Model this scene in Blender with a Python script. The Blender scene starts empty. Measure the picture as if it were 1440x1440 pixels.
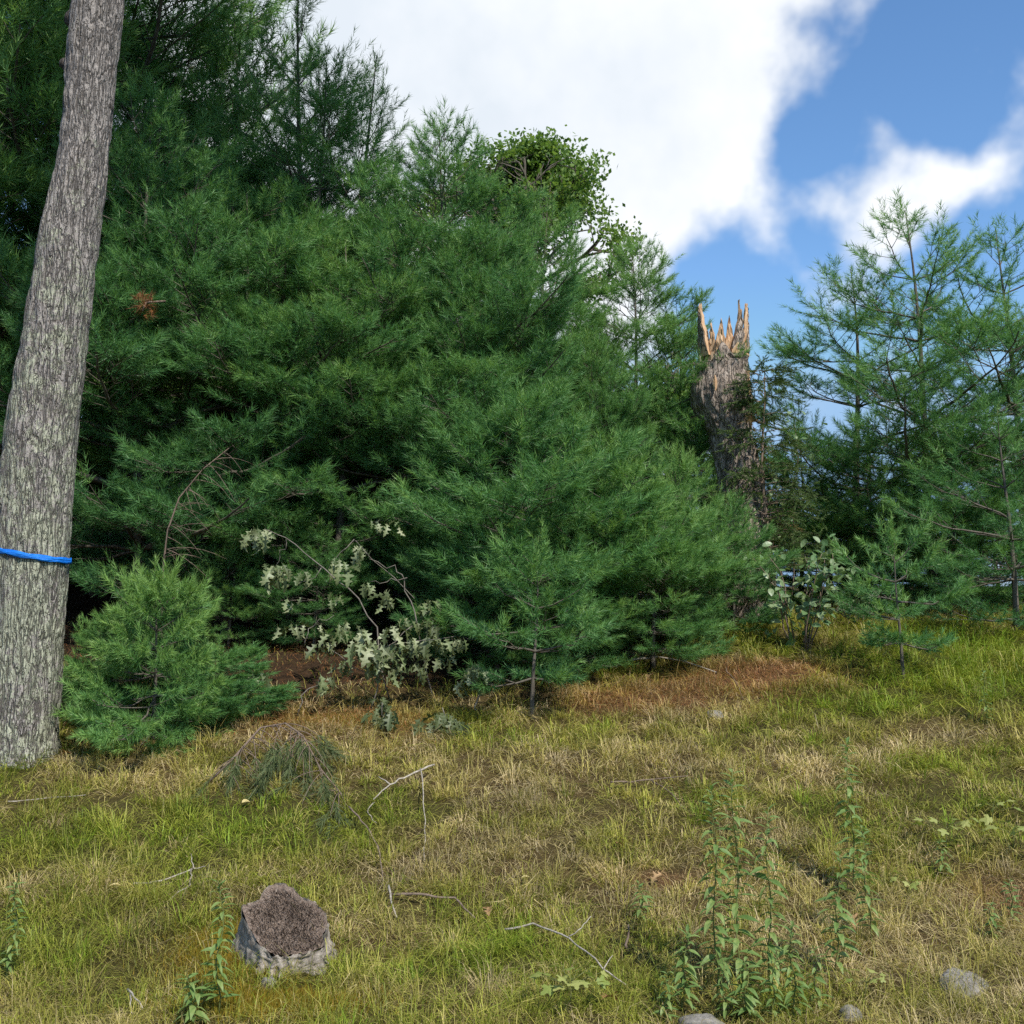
import bpy, math, random
import numpy as np
from mathutils import Vector, Matrix
R = math.radians
sc = bpy.context.scene
C = sc.collection

# ------------------------------------------------------------------ camera
EYE = Vector((0.0, 0.0, 1.6)); PITCH = R(6.0); FOV = R(50.0)
cam = bpy.data.cameras.new('camera'); cam.sensor_width = 36; cam.lens = 18 / math.tan(FOV / 2)
cam.clip_start = 0.05; cam.clip_end = 5000
camo = bpy.data.objects.new('camera', cam); C.objects.link(camo)
camo.location = EYE; camo.rotation_euler = (R(90) + PITCH, 0, 0); sc.camera = camo
FPX = 720 / math.tan(FOV / 2)

def ray(px, py):
    u, v = (px - 720) / FPX, (720 - py) / FPX
    c, s = math.cos(PITCH), math.sin(PITCH)
    return Vector((u, c - v * s, s + v * c))

def at(px, py, Y):
    d = ray(px, py); return EYE + d * (Y / d.y)

# ------------------------------------------------------------------ sun, sky, exposure
SUN_EL, SUN_AZ = R(48), R(148)          # azimuth measured from +Y (view) towards +X
sun_dir = Vector((math.sin(SUN_AZ) * math.cos(SUN_EL), math.cos(SUN_AZ) * math.cos(SUN_EL), math.sin(SUN_EL)))
sl = bpy.data.lights.new('sun', 'SUN'); sl.energy = 5.0; sl.angle = R(0.53); sl.color = (1.0, 0.95, 0.87)
so = bpy.data.objects.new('sun', sl); C.objects.link(so)
so.rotation_euler = sun_dir.to_track_quat('Z', 'Y').to_euler(); so.location = (6, -8, 14)
sc.view_settings.view_transform = 'Standard'; sc.view_settings.look = 'None'
sc.view_settings.gamma = 1; sc.view_settings.exposure = 0.0; sc.view_settings.use_curve_mapping = False
sc.cycles.max_bounces = 3; sc.cycles.diffuse_bounces = 2; sc.cycles.glossy_bounces = 1; sc.cycles.transmission_bounces = 2; sc.cycles.debug_use_spatial_splits = True
sc.cycles.transparent_max_bounces = 4; sc.cycles.use_denoising = False; sc.cycles.adaptive_threshold = 0.02

def build_world():
    w = bpy.data.worlds.new('World'); sc.world = w; w.use_nodes = True
    nt = w.node_tree; nt.nodes.clear(); N = nt.nodes.new; L = nt.links.new
    def math_(op, a, b=None, c=None):
        n = N('ShaderNodeMath'); n.operation = op
        for i, x in enumerate((a, b, c)):
            if x is None: continue
            if isinstance(x, (int, float)): n.inputs[i].default_value = x
            else: L(x, n.inputs[i])
        return n.outputs[0]
    sky = N('ShaderNodeTexSky'); sky.sky_type = 'NISHITA'; sky.sun_disc = False
    sky.sun_elevation = SUN_EL; sky.sun_rotation = SUN_AZ
    sky.altitude = 100; sky.air_density = 1.0; sky.dust_density = 0.05; sky.ozone_density = 2.5
    tc = N('ShaderNodeTexCoord'); vec = tc.outputs['Generated']
    nrm = N('ShaderNodeVectorMath'); nrm.operation = 'NORMALIZE'; L(vec, nrm.inputs[0]); d = nrm.outputs[0]
    def noise(scale, detail, rough, off, stretch=(1, 1, 1)):
        m = N('ShaderNodeMapping'); m.inputs['Location'].default_value = off; m.inputs['Scale'].default_value = stretch
        L(d, m.inputs['Vector'])
        n = N('ShaderNodeTexNoise'); n.inputs['Scale'].default_value = scale; n.inputs['Detail'].default_value = detail
        n.inputs['Roughness'].default_value = rough; n.inputs['Distortion'].default_value = 0.0
        L(m.outputs[0], n.inputs['Vector']); return n.outputs['Fac']
    big = noise(4.2, 5, 0.56, (3.1, 1.7, 0.4)); fine = noise(16, 3.5, 0.6, (7.7, 2.2, 5.1))
    dens = math_('ADD', math_('MULTIPLY', big, 0.66), math_('MULTIPLY', fine, 0.34))
    dens = math_('MULTIPLY_ADD', dens, 1.7, -0.35)
    # where clouds stand in the sky: direction, angular radius (deg), weight
    for (px, py, rad, wgt) in CLOUDS:
        c = ray(px, py).normalized()
        dt = N('ShaderNodeVectorMath'); dt.operation = 'DOT_PRODUCT'; L(d, dt.inputs[0]); dt.inputs[1].default_value = c
        mr = N('ShaderNodeMapRange'); mr.interpolation_type = 'SMOOTHSTEP'
        mr.inputs['From Min'].default_value = math.cos(R(rad)); mr.inputs['From Max'].default_value = math.cos(R(rad * 0.25))
        mr.inputs['To Min'].default_value = 0; mr.inputs['To Max'].default_value = wgt
        L(dt.outputs['Value'], mr.inputs['Value'])
        dens = math_('ADD', dens, mr.outputs[0])
    cov = N('ShaderNodeMapRange'); cov.interpolation_type = 'SMOOTHSTEP'
    cov.inputs['From Min'].default_value = 0.46; cov.inputs['From Max'].default_value = 0.88
    L(dens, cov.inputs['Value'])
    sn = math_('ADD', math_('MULTIPLY', noise(3.4, 4, 0.5, (1.3, 5.2, 2.9)), 0.8), math_('MULTIPLY', fine, 0.2))
    shade = N('ShaderNodeMapRange'); shade.inputs['From Min'].default_value = 0.38; shade.inputs['From Max'].default_value = 0.66
    shade.inputs['To Min'].default_value = 0.0; shade.inputs['To Max'].default_value = 1.0
    L(sn, shade.inputs['Value'])
    ramp = N('ShaderNodeValToRGB'); cr = ramp.color_ramp
    cr.elements[0].position = 0.0; cr.elements[0].color = (8.1, 8.8, 9.6, 1)
    cr.elements[1].position = 1.0; cr.elements[1].color = (11.8, 11.9, 12.0, 1)
    e = cr.elements.new(0.45); e.color = (9.6, 10.0, 10.5, 1)
    L(shade.outputs[0], ramp.inputs[0])
    hs = N('ShaderNodeHueSaturation'); hs.inputs['Saturation'].default_value = 1.15; hs.inputs['Value'].default_value = 1.95
    L(sky.outputs[0], hs.inputs['Color'])
    cap = N('ShaderNodeMixRGB'); cap.blend_type = 'DARKEN'; cap.inputs[0].default_value = 1; L(hs.outputs[0], cap.inputs[1]); cap.inputs[2].default_value = (3.6, 5.8, 8.8, 1)   # pale blue haze low down, no brighter than that
    mix = N('ShaderNodeMixRGB'); L(cov.outputs[0], mix.inputs[0]); L(cap.outputs[0], mix.inputs[1]); L(ramp.outputs[0], mix.inputs[2])
    w.cycles.sampling_method = 'MANUAL'; w.cycles.sample_map_resolution = 256
    bg = N('ShaderNodeBackground'); bg.inputs['Strength'].default_value = 0.1; L(mix.outputs[0], bg.inputs[0])
    out = N('ShaderNodeOutputWorld'); L(bg.outputs[0], out.inputs[0])
CLOUDS = [(620, 110, 17, 0.38), (930, 80, 12, 0.36), (1110, 185, 5, 0.16), (930, 340, 8, 0.30), (330, 260, 14, 0.2), (1165, 335, 4.5, 0.30), (1240, 265, 4.5, 0.30), (1335, 195, 5.5, 0.31),
          (1440, 150, 5.5, 0.30), (1190, 5, 4.5, 0.2), (1330, -30, 5.5, 0.14), (1080, 330, 7, -0.30), (1235, 110, 6.5, -0.34), (1010, 440, 5, -0.16), (1390, 320, 8, -0.26), (1375, 65, 5.5, -0.34), (1150, 250, 4, -0.14)]
build_world()

# ------------------------------------------------------------------ helpers
rnd = random.Random(7); NR = np.random.default_rng(11)

def _hash(ix, iy, seed):
    h = (ix.astype(np.int64) * 374761393 + iy.astype(np.int64) * 668265263 + seed * 1442695041) & 0x7fffffff
    h = ((h ^ (h >> 13)) * 1274126177) & 0x7fffffff
    return ((h ^ (h >> 16)) & 0xffff) / 65535.0
def vnoise(x, y, seed=0, wrap=None):
    x = np.asarray(x, float); y = np.asarray(y, float)
    ix = np.floor(x).astype(np.int64); iy = np.floor(y).astype(np.int64)
    fx = x - ix; fy = y - iy; fx = fx * fx * (3 - 2 * fx); fy = fy * fy * (3 - 2 * fy)
    i1 = ix + 1
    if wrap: ix = ix % wrap; i1 = i1 % wrap
    a = _hash(ix, iy, seed); b = _hash(i1, iy, seed); c = _hash(ix, iy + 1, seed); d = _hash(i1, iy + 1, seed)
    return (a * (1 - fx) + b * fx) * (1 - fy) + (c * (1 - fx) + d * fx) * fy
def fbm(x, y, seed=0, octv=4):
    s = 0; a = 0.5
    for i in range(octv):
        s = s + a * vnoise(x * 2 ** i, y * 2 ** i, seed + i * 17); a *= 0.5
    return s / (1 - 0.5 ** octv)

KY = [-60, 0, 4.6, 5.7, 7, 8, 9, 10, 12, 13.4, 16, 24, 60, 300, 3000]
KZ = [-0.4, -0.05, -0.08, 0.04, 0.40, 0.70, 0.94, 1.2, 1.62, 1.76, 2.05, 2.5, 1.2, -9, -9]
def terrain(x, y):
    x = np.asarray(x, float); y = np.asarray(y, float)
    ys = np.linspace(-0.6, 0.6, 5); z = 0
    for o in ys: z = z + np.interp(y + o, KY, KZ) / 5
    near = np.exp(-((y - 9) / 9) ** 2)
    z = z + 2.2 * np.clip((-x + 0.5) / 4, 0, 1) * np.clip((y - 13.5) / 10, 0, 1) * np.exp(-np.maximum(y - 30, 0) / 30)
    z = z + 0.10 * near * np.tanh(x / 6) * np.clip((y - 5) / 5, 0, 1.3)
    z = z + near * (0.10 * (fbm(x * 0.45 + 9, y * 0.45, 3, 3) - 0.5) + 0.10 * (fbm(x * 2.4, y * 2.4 + 5, 8, 3) - 0.5) + 0.05 * (vnoise(x * 6.5, y * 6.5, 12) - 0.5))
    return z
def gz(x, y): return float(terrain(x, y))
def ground_hit(px, py):
    d = ray(px, py); t = 3.0
    while t < 40:
        p = EYE + d * t
        if p.z <= gz(p.x, p.y): break
        t += 0.02
    return Vector((p.x, p.y, gz(p.x, p.y)))

def link(o, parent=None):
    C.objects.link(o)
    if parent: o.parent = parent
    return o
def tag(o, label=None, cat=None, group=None, kind=None):
    if label: o['label'] = label
    if cat: o['category'] = cat
    if group: o['group'] = group
    if kind: o['kind'] = kind
    return o
def empty(name, loc, rz=0):
    o = bpy.data.objects.new(name, None); o.empty_display_size = 0.1
    o.location = loc; o.rotation_euler = (0, 0, rz); return link(o)
def make_mesh(name, V, F, mat, smooth=True, attrs=None):
    V = np.ascontiguousarray(V, np.float32); F = np.ascontiguousarray(F, np.int32)
    me = bpy.data.meshes.new(name); k = F.shape[1]
    me.vertices.add(len(V)); me.vertices.foreach_set('co', V.ravel())
    me.loops.add(F.size); me.loops.foreach_set('vertex_index', F.ravel())
    me.polygons.add(len(F)); me.polygons.foreach_set('loop_start', np.arange(0, F.size, k, dtype=np.int32))
    me.polygons.foreach_set('use_smooth', np.full(len(F), smooth))
    for nm, arr in (attrs or {}).items():
        arr = np.asarray(arr, np.float32)
        if arr.ndim == 1:
            a = me.attributes.new(nm, 'FLOAT', 'POINT'); a.data.foreach_set('value', arr)
        else:
            if arr.shape[1] == 3: arr = np.hstack([arr, np.ones((len(arr), 1), np.float32)])
            a = me.attributes.new(nm, 'FLOAT_COLOR', 'POINT'); a.data.foreach_set('color', np.ascontiguousarray(arr).ravel())
    me.update(calc_edges=True); me.validate()
    for m in (mat if isinstance(mat, (list, tuple)) else [mat]): me.materials.append(m)
    return me
def obj(name, me, parent=None, M=None):
    o = bpy.data.objects.new(name, me); link(o, parent)
    if M is not None: o.matrix_local = M
    return o
class Acc:
    """Collects shapes of one part as triangles."""
    def __init__(s): s.V = []; s.F = []; s.A = []; s.n = 0
    def add(s, V, F, a=0.0):
        V = np.asarray(V, float); s.V.append(V); s.F.append(np.asarray(F) + s.n); s.n += len(V)
        s.A.append(np.full(len(V), a) if np.isscalar(a) else np.asarray(a))
    def tube(s, pts, rad, k=5, a=0.0, cap=True):
        P = np.asarray(pts, float); n = len(P); rad = np.broadcast_to(np.asarray(rad, float), (n,))
        T = np.gradient(P, axis=0); T /= np.linalg.norm(T, axis=1, keepdims=True) + 1e-9
        ref = np.array([0, 0, 1.0]) if abs(T[0, 2]) < 0.9 else np.array([1.0, 0, 0])
        U = np.cross(T, ref); U /= np.linalg.norm(U, axis=1, keepdims=True) + 1e-9
        W = np.cross(T, U); th = np.arange(k) * 2 * np.pi / k
        V = P[:, None] + rad[:, None, None] * (np.cos(th)[None, :, None] * U[:, None] + np.sin(th)[None, :, None] * W[:, None])
        V = V.reshape(-1, 3); i = np.arange(n - 1)[:, None] * k; j = np.arange(k)[None]
        a0 = i + j; b0 = i + (j + 1) % k; c0 = b0 + k; d0 = a0 + k
        F = np.concatenate([np.stack([a0, b0, c0], -1).reshape(-1, 3), np.stack([a0, c0, d0], -1).reshape(-1, 3)])
        if cap:
            V = np.vstack([V, P[0], P[-1]]); m = n * k; jj = np.arange(k)
            F = np.vstack([F, np.stack([np.full(k, m), (jj + 1) % k, jj], -1), np.stack([np.full(k, m + 1), (n - 1) * k + jj, (n - 1) * k + (jj + 1) % k], -1)])
        s.add(V, F, a)
    def mesh(s, name, mat, smooth=True, attr='tint'):
        return make_mesh(name, np.vstack(s.V), np.vstack(s.F), mat, smooth, {attr: np.concatenate(s.A)})

# ------------------------------------------------------------------ materials
class Mat:
    def __init__(s, name, rough=0.8, spec=0.3):
        s.m = bpy.data.materials.new(name); s.m.use_nodes = True; s.nt = s.m.node_tree
        s.b = s.nt.nodes['Principled BSDF']; s.b.inputs['Roughness'].default_value = rough
        s.b.inputs['Specular IOR Level'].default_value = spec; s.out = s.nt.nodes['Material Output']
    def N(s, t, **kw):
        n = s.nt.nodes.new(t)
        for k, v in kw.items(): setattr(n, k, v)
        return n
    def L(s, a, b): s.nt.links.new(a, b)
    def coord(s, scale=(1, 1, 1), kind='Object'):
        t = s.N('ShaderNodeTexCoord'); m = s.N('ShaderNodeMapping'); m.inputs['Scale'].default_value = scale
        s.L(t.outputs[kind], m.inputs['Vector']); return m.outputs[0]
    def noise(s, vec, scale, detail=4, rough=0.55):
        n = s.N('ShaderNodeTexNoise'); n.inputs['Scale'].default_value = scale; n.inputs['Detail'].default_value = detail
        n.inputs['Roughness'].default_value = rough; s.L(vec, n.inputs['Vector']); return n.outputs['Fac']
    def ramp(s, fac, stops):
        r = s.N('ShaderNodeValToRGB'); cr = r.color_ramp
        cr.elements[0].position, cr.elements[0].color = stops[0][0], (*stops[0][1], 1)
        cr.elements[1].position, cr.elements[1].color = stops[-1][0], (*stops[-1][1], 1)
        for p, c in stops[1:-1]: e = cr.elements.new(p); e.color = (*c, 1)
        s.L(fac, r.inputs[0]); return r.outputs[0]
    def mix(s, f, a, b, mode='MIX'):
        n = s.N('ShaderNodeMixRGB', blend_type=mode)
        for i, x in enumerate((f, a, b)):
            if isinstance(x, (int, float)): n.inputs[i].default_value = x
            elif isinstance(x, tuple): n.inputs[i].default_value = (*x, 1)
            else: s.L(x, n.inputs[i])
        return n.outputs[0]
    def attr(s, name, out='Fac'):
        n = s.N('ShaderNodeAttribute', attribute_name=name); return n.outputs[out]
    def color(s, c):
        if isinstance(c, tuple): s.b.inputs['Base Color'].default_value = (*c, 1)
        else: s.L(c, s.b.inputs['Base Color'])
        s.col = c
    def bump(s, h, strength=0.5, dist=0.01):
        n = s.N('ShaderNodeBump'); n.inputs['Strength'].default_value = strength; n.inputs['Distance'].default_value = dist
        s.L(h, n.inputs['Height']); s.L(n.outputs[0], s.b.inputs['Normal'])
    def translucent(s, f=0.3, tint=1.25):
        t = s.N('ShaderNodeBsdfTranslucent'); g = s.mix(1.0, s.col, (tint, tint, tint * 0.6), 'MULTIPLY'); s.L(g, t.inputs[0])
        m = s.N('ShaderNodeMixShader'); m.inputs[0].default_value = f
        s.L(s.b.outputs[0], m.inputs[1]); s.L(t.outputs[0], m.inputs[2]); s.L(m.outputs[0], s.out.inputs[0])

def leaf_material(name, stops, rough=0.5, spec=0.4, trans=0.3, attr='tint', rv=0.18):
    m = Mat(name, rough, spec); oi = m.N('ShaderNodeObjectInfo')
    a = m.N('ShaderNodeMath', operation='MULTIPLY_ADD'); m.L(oi.outputs['Random'], a.inputs[0]); a.inputs[1].default_value = rv
    b = m.N('ShaderNodeMath', operation='ADD'); m.L(m.attr(attr), b.inputs[0]); b.inputs[1].default_value = -rv / 2
    m.L(b.outputs[0], a.inputs[2])
    m.color(m.ramp(a.outputs[0], stops)); m.translucent(trans); return m.m
M = {}
M['needle'] = leaf_material('pine_needle', [(0.0, (0.052, 0.150, 0.060)), (0.4, (0.095, 0.240, 0.084)), (0.7, (0.150, 0.315, 0.090)), (1.0, (0.25, 0.41, 0.105))], 0.45, 0.35, 0.3, rv=0.26)
M['dead_needle'] = leaf_material('dead_pine_needle', [(0, (0.12, 0.05, 0.02)), (1, (0.32, 0.14, 0.05))], 0.6, 0.3, 0.2)
M['dull_needle'] = leaf_material('wilted_pine_needle', [(0, (0.075, 0.11, 0.045)), (1, (0.18, 0.21, 0.08))], 0.55, 0.3, 0.2)
M['cedar'] = leaf_material('cedar_foliage', [(0, (0.06, 0.11, 0.03)), (0.7, (0.13, 0.19, 0.05)), (1, (0.24, 0.13, 0.05))], 0.6, 0.3, 0.2)
M['oak_tree_leaf'] = leaf_material('oak_tree_leaf', [(0, (0.09, 0.18, 0.035)), (0.6, (0.17, 0.28, 0.06)), (1, (0.28, 0.38, 0.10))], 0.5, 0.4, 0.42)
M['oak_leaf'] = leaf_material('wilted_oak_leaf', [(0, (0.07, 0.12, 0.04)), (0.4, (0.20, 0.25, 0.11)), (0.75, (0.36, 0.39, 0.22)), (1, (0.50, 0.50, 0.32))], 0.5, 0.5, 0.25)
M['oak_leaf_dark'] = leaf_material('dull_oak_leaf', [(0, (0.06, 0.09, 0.03)), (0.7, (0.14, 0.17, 0.07)), (1, (0.27, 0.29, 0.17))], 0.5, 0.5, 0.25)  # darker, duller leaf colour mixed in among the pale wilted ones
M['weed_leaf'] = leaf_material('weed_leaf', [(0, (0.10, 0.19, 0.05)), (0.6, (0.19, 0.29, 0.085)), (1, (0.33, 0.40, 0.13))], 0.5, 0.4, 0.35)
M['maple_leaf'] = leaf_material('maple_seedling_leaf', [(0, (0.22, 0.30, 0.06)), (1, (0.46, 0.46, 0.15))], 0.5, 0.4, 0.35)
M['shrub_leaf'] = leaf_material('shrub_leaf', [(0, (0.08, 0.17, 0.06)), (0.6, (0.18, 0.29, 0.12)), (1, (0.36, 0.43, 0.25))], 0.38, 0.5, 0.3)
M['dead_leaf'] = leaf_material('dead_leaf', [(0, (0.26, 0.12, 0.05)), (1, (0.55, 0.36, 0.18))], 0.7, 0.3, 0.25)
M['pale_leaf'] = leaf_material('pale_fallen_leaf', [(0, (0.6, 0.45, 0.14)), (1, (0.78, 0.68, 0.4))], 0.6, 0.3, 0.25)

def bark(name, dark, light, sx, sz, bumpd, rough=0.9):
    m = Mat(name, rough, 0.2); v = m.coord((sx, sx, sz))
    n = m.noise(v, 1.0, 6, 0.65); m.color(m.ramp(n, [(0.3, dark), (0.65, light)])); m.bump(n, 0.8, bumpd); return m.m
M['pine_bark'] = bark('pine_bark', (0.06, 0.05, 0.04), (0.17, 0.15, 0.12), 30, 8, 0.006)
M['dead_wood'] = bark('dead_twig_wood', (0.10, 0.07, 0.05), (0.28, 0.21, 0.16), 40, 12, 0.003)
M['grey_stick'] = bark('weathered_stick', (0.18, 0.15, 0.12), (0.52, 0.46, 0.38), 50, 20, 0.003)
M['oak_twig'] = bark('oak_twig', (0.10, 0.085, 0.07), (0.27, 0.24, 0.2), 40, 12, 0.003)
M['weed_stem'] = bark('weed_stem', (0.10, 0.14, 0.04), (0.2, 0.2, 0.07), 60, 15, 0.001, 0.6)

def trunk_material(name, furrow, ridge, ridge2, lichen, lichen_hi, crack=1.0):
    m = Mat(name, 0.92, 0.15); v = m.coord(); f = m.attr('furrow')
    big = m.noise(v, 2.2, 3); fine = m.noise(v, 90, 5, 0.7)
    base = m.mix(big, ridge, ridge2)
    lv = m.noise(v, 7.0, 7, 0.72); sp = m.noise(v, 55, 3, 0.6)
    lz = m.attr('lichen')
    add = m.N('ShaderNodeMath', operation='ADD'); m.L(lv, add.inputs[0]); m.L(lz, add.inputs[1])
    add2 = m.N('ShaderNodeMath', operation='MULTIPLY_ADD'); m.L(sp, add2.inputs[0]); add2.inputs[1].default_value = 0.55; m.L(add.outputs[0], add2.inputs[2])
    lm = m.ramp(add2.outputs[0], [(0.86, (0, 0, 0)), (0.98, (1, 1, 1))])
    lc = m.mix(sp, lichen, lichen_hi)
    c = m.mix(lm, base, lc)
    c = m.mix(1.0, c, m.ramp(fine, [(0.25, (0.5, 0.5, 0.5)), (0.7, (1.15, 1.15, 1.15))]), 'MULTIPLY')
    def ridged(sxy, sz, dist):
        mp = m.N('ShaderNodeMapping'); mp.inputs['Scale'].default_value = (sxy, sxy, sz); m.L(m.nt.nodes['Texture Coordinate'].outputs['Object'], mp.inputs['Vector'])
        n = m.N('ShaderNodeTexNoise'); n.inputs['Scale'].default_value = 1; n.inputs['Detail'].default_value = 2.5; n.inputs['Distortion'].default_value = dist; m.L(mp.outputs[0], n.inputs['Vector'])
        a = m.N('ShaderNodeMath', operation='SUBTRACT'); m.L(n.outputs['Fac'], a.inputs[0]); a.inputs[1].default_value = 0.5
        b = m.N('ShaderNodeMath', operation='ABSOLUTE'); m.L(a.outputs[0], b.inputs[0]); return b.outputs[0]
    k1 = ridged(30 * crack, 4.2 * crack, 0.5); k2 = ridged(44 * crack, 14 * crack, 0.8)
    k = m.N('ShaderNodeMath', operation='MINIMUM'); m.L(k1, k.inputs[0])
    k2b = m.N('ShaderNodeMath', operation='MULTIPLY'); m.L(k2, k2b.inputs[0]); k2b.inputs[1].default_value = 2.4; m.L(k2b.outputs[0], k.inputs[1])
    cm = m.ramp(k.outputs[0], [(0.006, (0.85, 0.85, 0.85)), (0.04, (0, 0, 0))])
    c = m.mix(cm, c, furrow)
    c = m.mix(m.ramp(f, [(0.02, (0.8, 0.8, 0.8)), (0.3, (0, 0, 0))]), c, furrow)
    m.color(c)
    hk = m.ramp(k.outputs[0], [(0.0, (0, 0, 0)), (0.09, (1, 1, 1))]); h = m.N('ShaderNodeMath', operation='MULTIPLY_ADD'); m.L(fine, h.inputs[0]); h.inputs[1].default_value = 0.4; m.L(hk, h.inputs[2]); m.bump(h.outputs[0], 1.0, 0.02); return m.m
M['trunk_bark'] = trunk_material('grey_lichen_bark', (0.075, 0.064, 0.056), (0.45, 0.405, 0.37), (0.36, 0.325, 0.295), (0.42, 0.43, 0.32), (0.56, 0.57, 0.42))
M['snag_bark'] = trunk_material('snag_bark', (0.07, 0.052, 0.045), (0.52, 0.425, 0.345), (0.39, 0.315, 0.255), (0.48, 0.42, 0.35), (0.58, 0.52, 0.44), 0.55)
M['stump_bark'] = bark('stump_bark', (0.09, 0.07, 0.055), (0.44, 0.385, 0.32), 45, 10, 0.02)
def fresh_wood():
    m = Mat('fresh_splintered_wood', 0.75, 0.2); v = m.coord((60, 60, 3)); n = m.noise(v, 1, 5, 0.7)
    m.color(m.ramp(n, [(0.3, (0.34, 0.17, 0.08)), (0.5, (0.58, 0.37, 0.21)), (0.75, (0.74, 0.58, 0.42))])); m.bump(n, 0.8, 0.01); return m.m
M['fresh_wood'] = fresh_wood()
def stone():
    m = Mat('field_stone', 0.9, 0.2); v = m.coord(); a = m.noise(v, 9, 6, 0.65); b = m.noise(v, 45, 5, 0.7)
    c = m.ramp(a, [(0.3, (0.16, 0.145, 0.125)), (0.6, (0.33, 0.305, 0.265)), (0.8, (0.46, 0.44, 0.39))])
    m.color(m.mix(1.0, c, m.ramp(b, [(0.3, (0.55, 0.55, 0.55)), (0.6, (1.1, 1.1, 1.1))]), 'MULTIPLY')); m.bump(b, 0.8, 0.012); return m.m
M['stone'] = stone()
def crumb():
    m = Mat('rotten_stump_wood', 0.95, 0.1); v = m.coord((1, 1, 1)); n = m.noise(v, 70, 6, 0.75); b = m.noise(v, 12, 4)
    c = m.ramp(n, [(0.28, (0.075, 0.05, 0.038)), (0.46, (0.32, 0.235, 0.18)), (0.68, (0.58, 0.47, 0.38))])
    m.color(m.mix(m.ramp(b, [(0.4, (0, 0, 0)), (0.75, (0.5, 0.5, 0.5))]), c, (0.30, 0.22, 0.17))); m.bump(n, 1.0, 0.03); return m.m
M['crumb'] = crumb()
def tape():
    m = Mat('blue_plastic_tape', 0.5, 0.4); v = m.coord((1, 1, 6)); n = m.noise(v, 9, 4)
    m.color(m.ramp(n, [(0.3, (0.0, 0.13, 0.62)), (0.7, (0.01, 0.24, 0.85))])); m.bump(n, 1.0, 0.03); return m.m
M['tape'] = tape()
def soil():
    m = Mat('meadow_soil', 0.95, 0.1); v = m.coord((1, 1, 1)); c = m.attr('col', 'Color'); n = m.noise(v, 60, 6, 0.7); b = m.noise(v, 9, 5, 0.6)
    k = m.mix(1.0, c, m.ramp(n, [(0.25, (0.35, 0.33, 0.3)), (0.7, (1.3, 1.25, 1.2))]), 'MULTIPLY')
    m.color(m.mix(1.0, k, m.ramp(b, [(0.3, (0.7, 0.7, 0.7)), (0.7, (1.2, 1.2, 1.1))]), 'MULTIPLY')); m.bump(n, 0.9, 0.03); return m.m
M['soil'] = soil()
def blade():
    m = Mat('grass_blade', 0.5, 0.3); m.color(m.attr('col', 'Color')); m.translucent(0.32, 1.15); return m.m
M['blade'] = blade()

# ------------------------------------------------------------------ ground
def blob(x, y, px, py, rx, ry):
    c = ground_hit(px, py); return np.exp(-(((x - c.x) / rx) ** 2 + ((y - c.y) / ry) ** 2))
# (pixel in the photograph -> spot on the ground, radii in metres)
REDDISH = [(1040, 960, 0.75, 0.4), (900, 985, 0.8, 0.35), (1425, 1270, 0.3, 0.25), (930, 1240, 0.25, 0.12), (470, 1015, 0.7, 0.35), (1090, 945, 0.6, .25)]
MOSS = [(335, 1330, 0.28, 0.35), (380, 1420, 0.4, 0.15), (480, 1010, 0.6, 0.3)]
GREEN = [(1420, 960, 1.2, 1.3), (1250, 880, 2.4, 0.9), (120, 1190, 0.9, 0.35), (60, 1300, 0.7, 0.3), (1180, 1000, 1.0, 0.5), (640, 1350, 0.6, .2), (300, 1160, 0.7, 0.25), (560, 1150, .5, .2), (1300, 930, 1.5, 0.8)]
DRY = [(850, 1080, 1.2, 0.5), (200, 1100, 0.8, 0.3), (640, 1230, 0.9, 0.4), (1150, 1060, 1.0, 0.4), (1050, 1010, .8, .3), (1330, 1290, 0.7, 0.4), (700, 1100, 0.9, 0.4), (520, 1320, 0.5, 0.3)]
def fields(x, y):
    f = lambda L: sum(blob(x, y, *a) for a in L)
    red, moss, green, dry = f(REDDISH), f(MOSS), f(GREEN), f(DRY)
    n1 = fbm(x * 0.9, y * 1.3, 21, 4); n2 = fbm(x * 2.6, y * 3.2, 33, 3)
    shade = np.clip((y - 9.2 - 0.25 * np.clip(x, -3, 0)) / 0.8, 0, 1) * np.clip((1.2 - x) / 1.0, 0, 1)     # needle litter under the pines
    g = np.clip(0.37 + 1.3 * (n1 - 0.5) + 0.9 * (n2 - 0.5) + 0.5 * green - 0.45 * dry - 0.5 * red, 0, 1)
    return g, np.clip(red * (0.6 + 0.8 * n2), 0, 1), np.clip(moss * (0.5 + n2), 0, 1), shade
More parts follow.
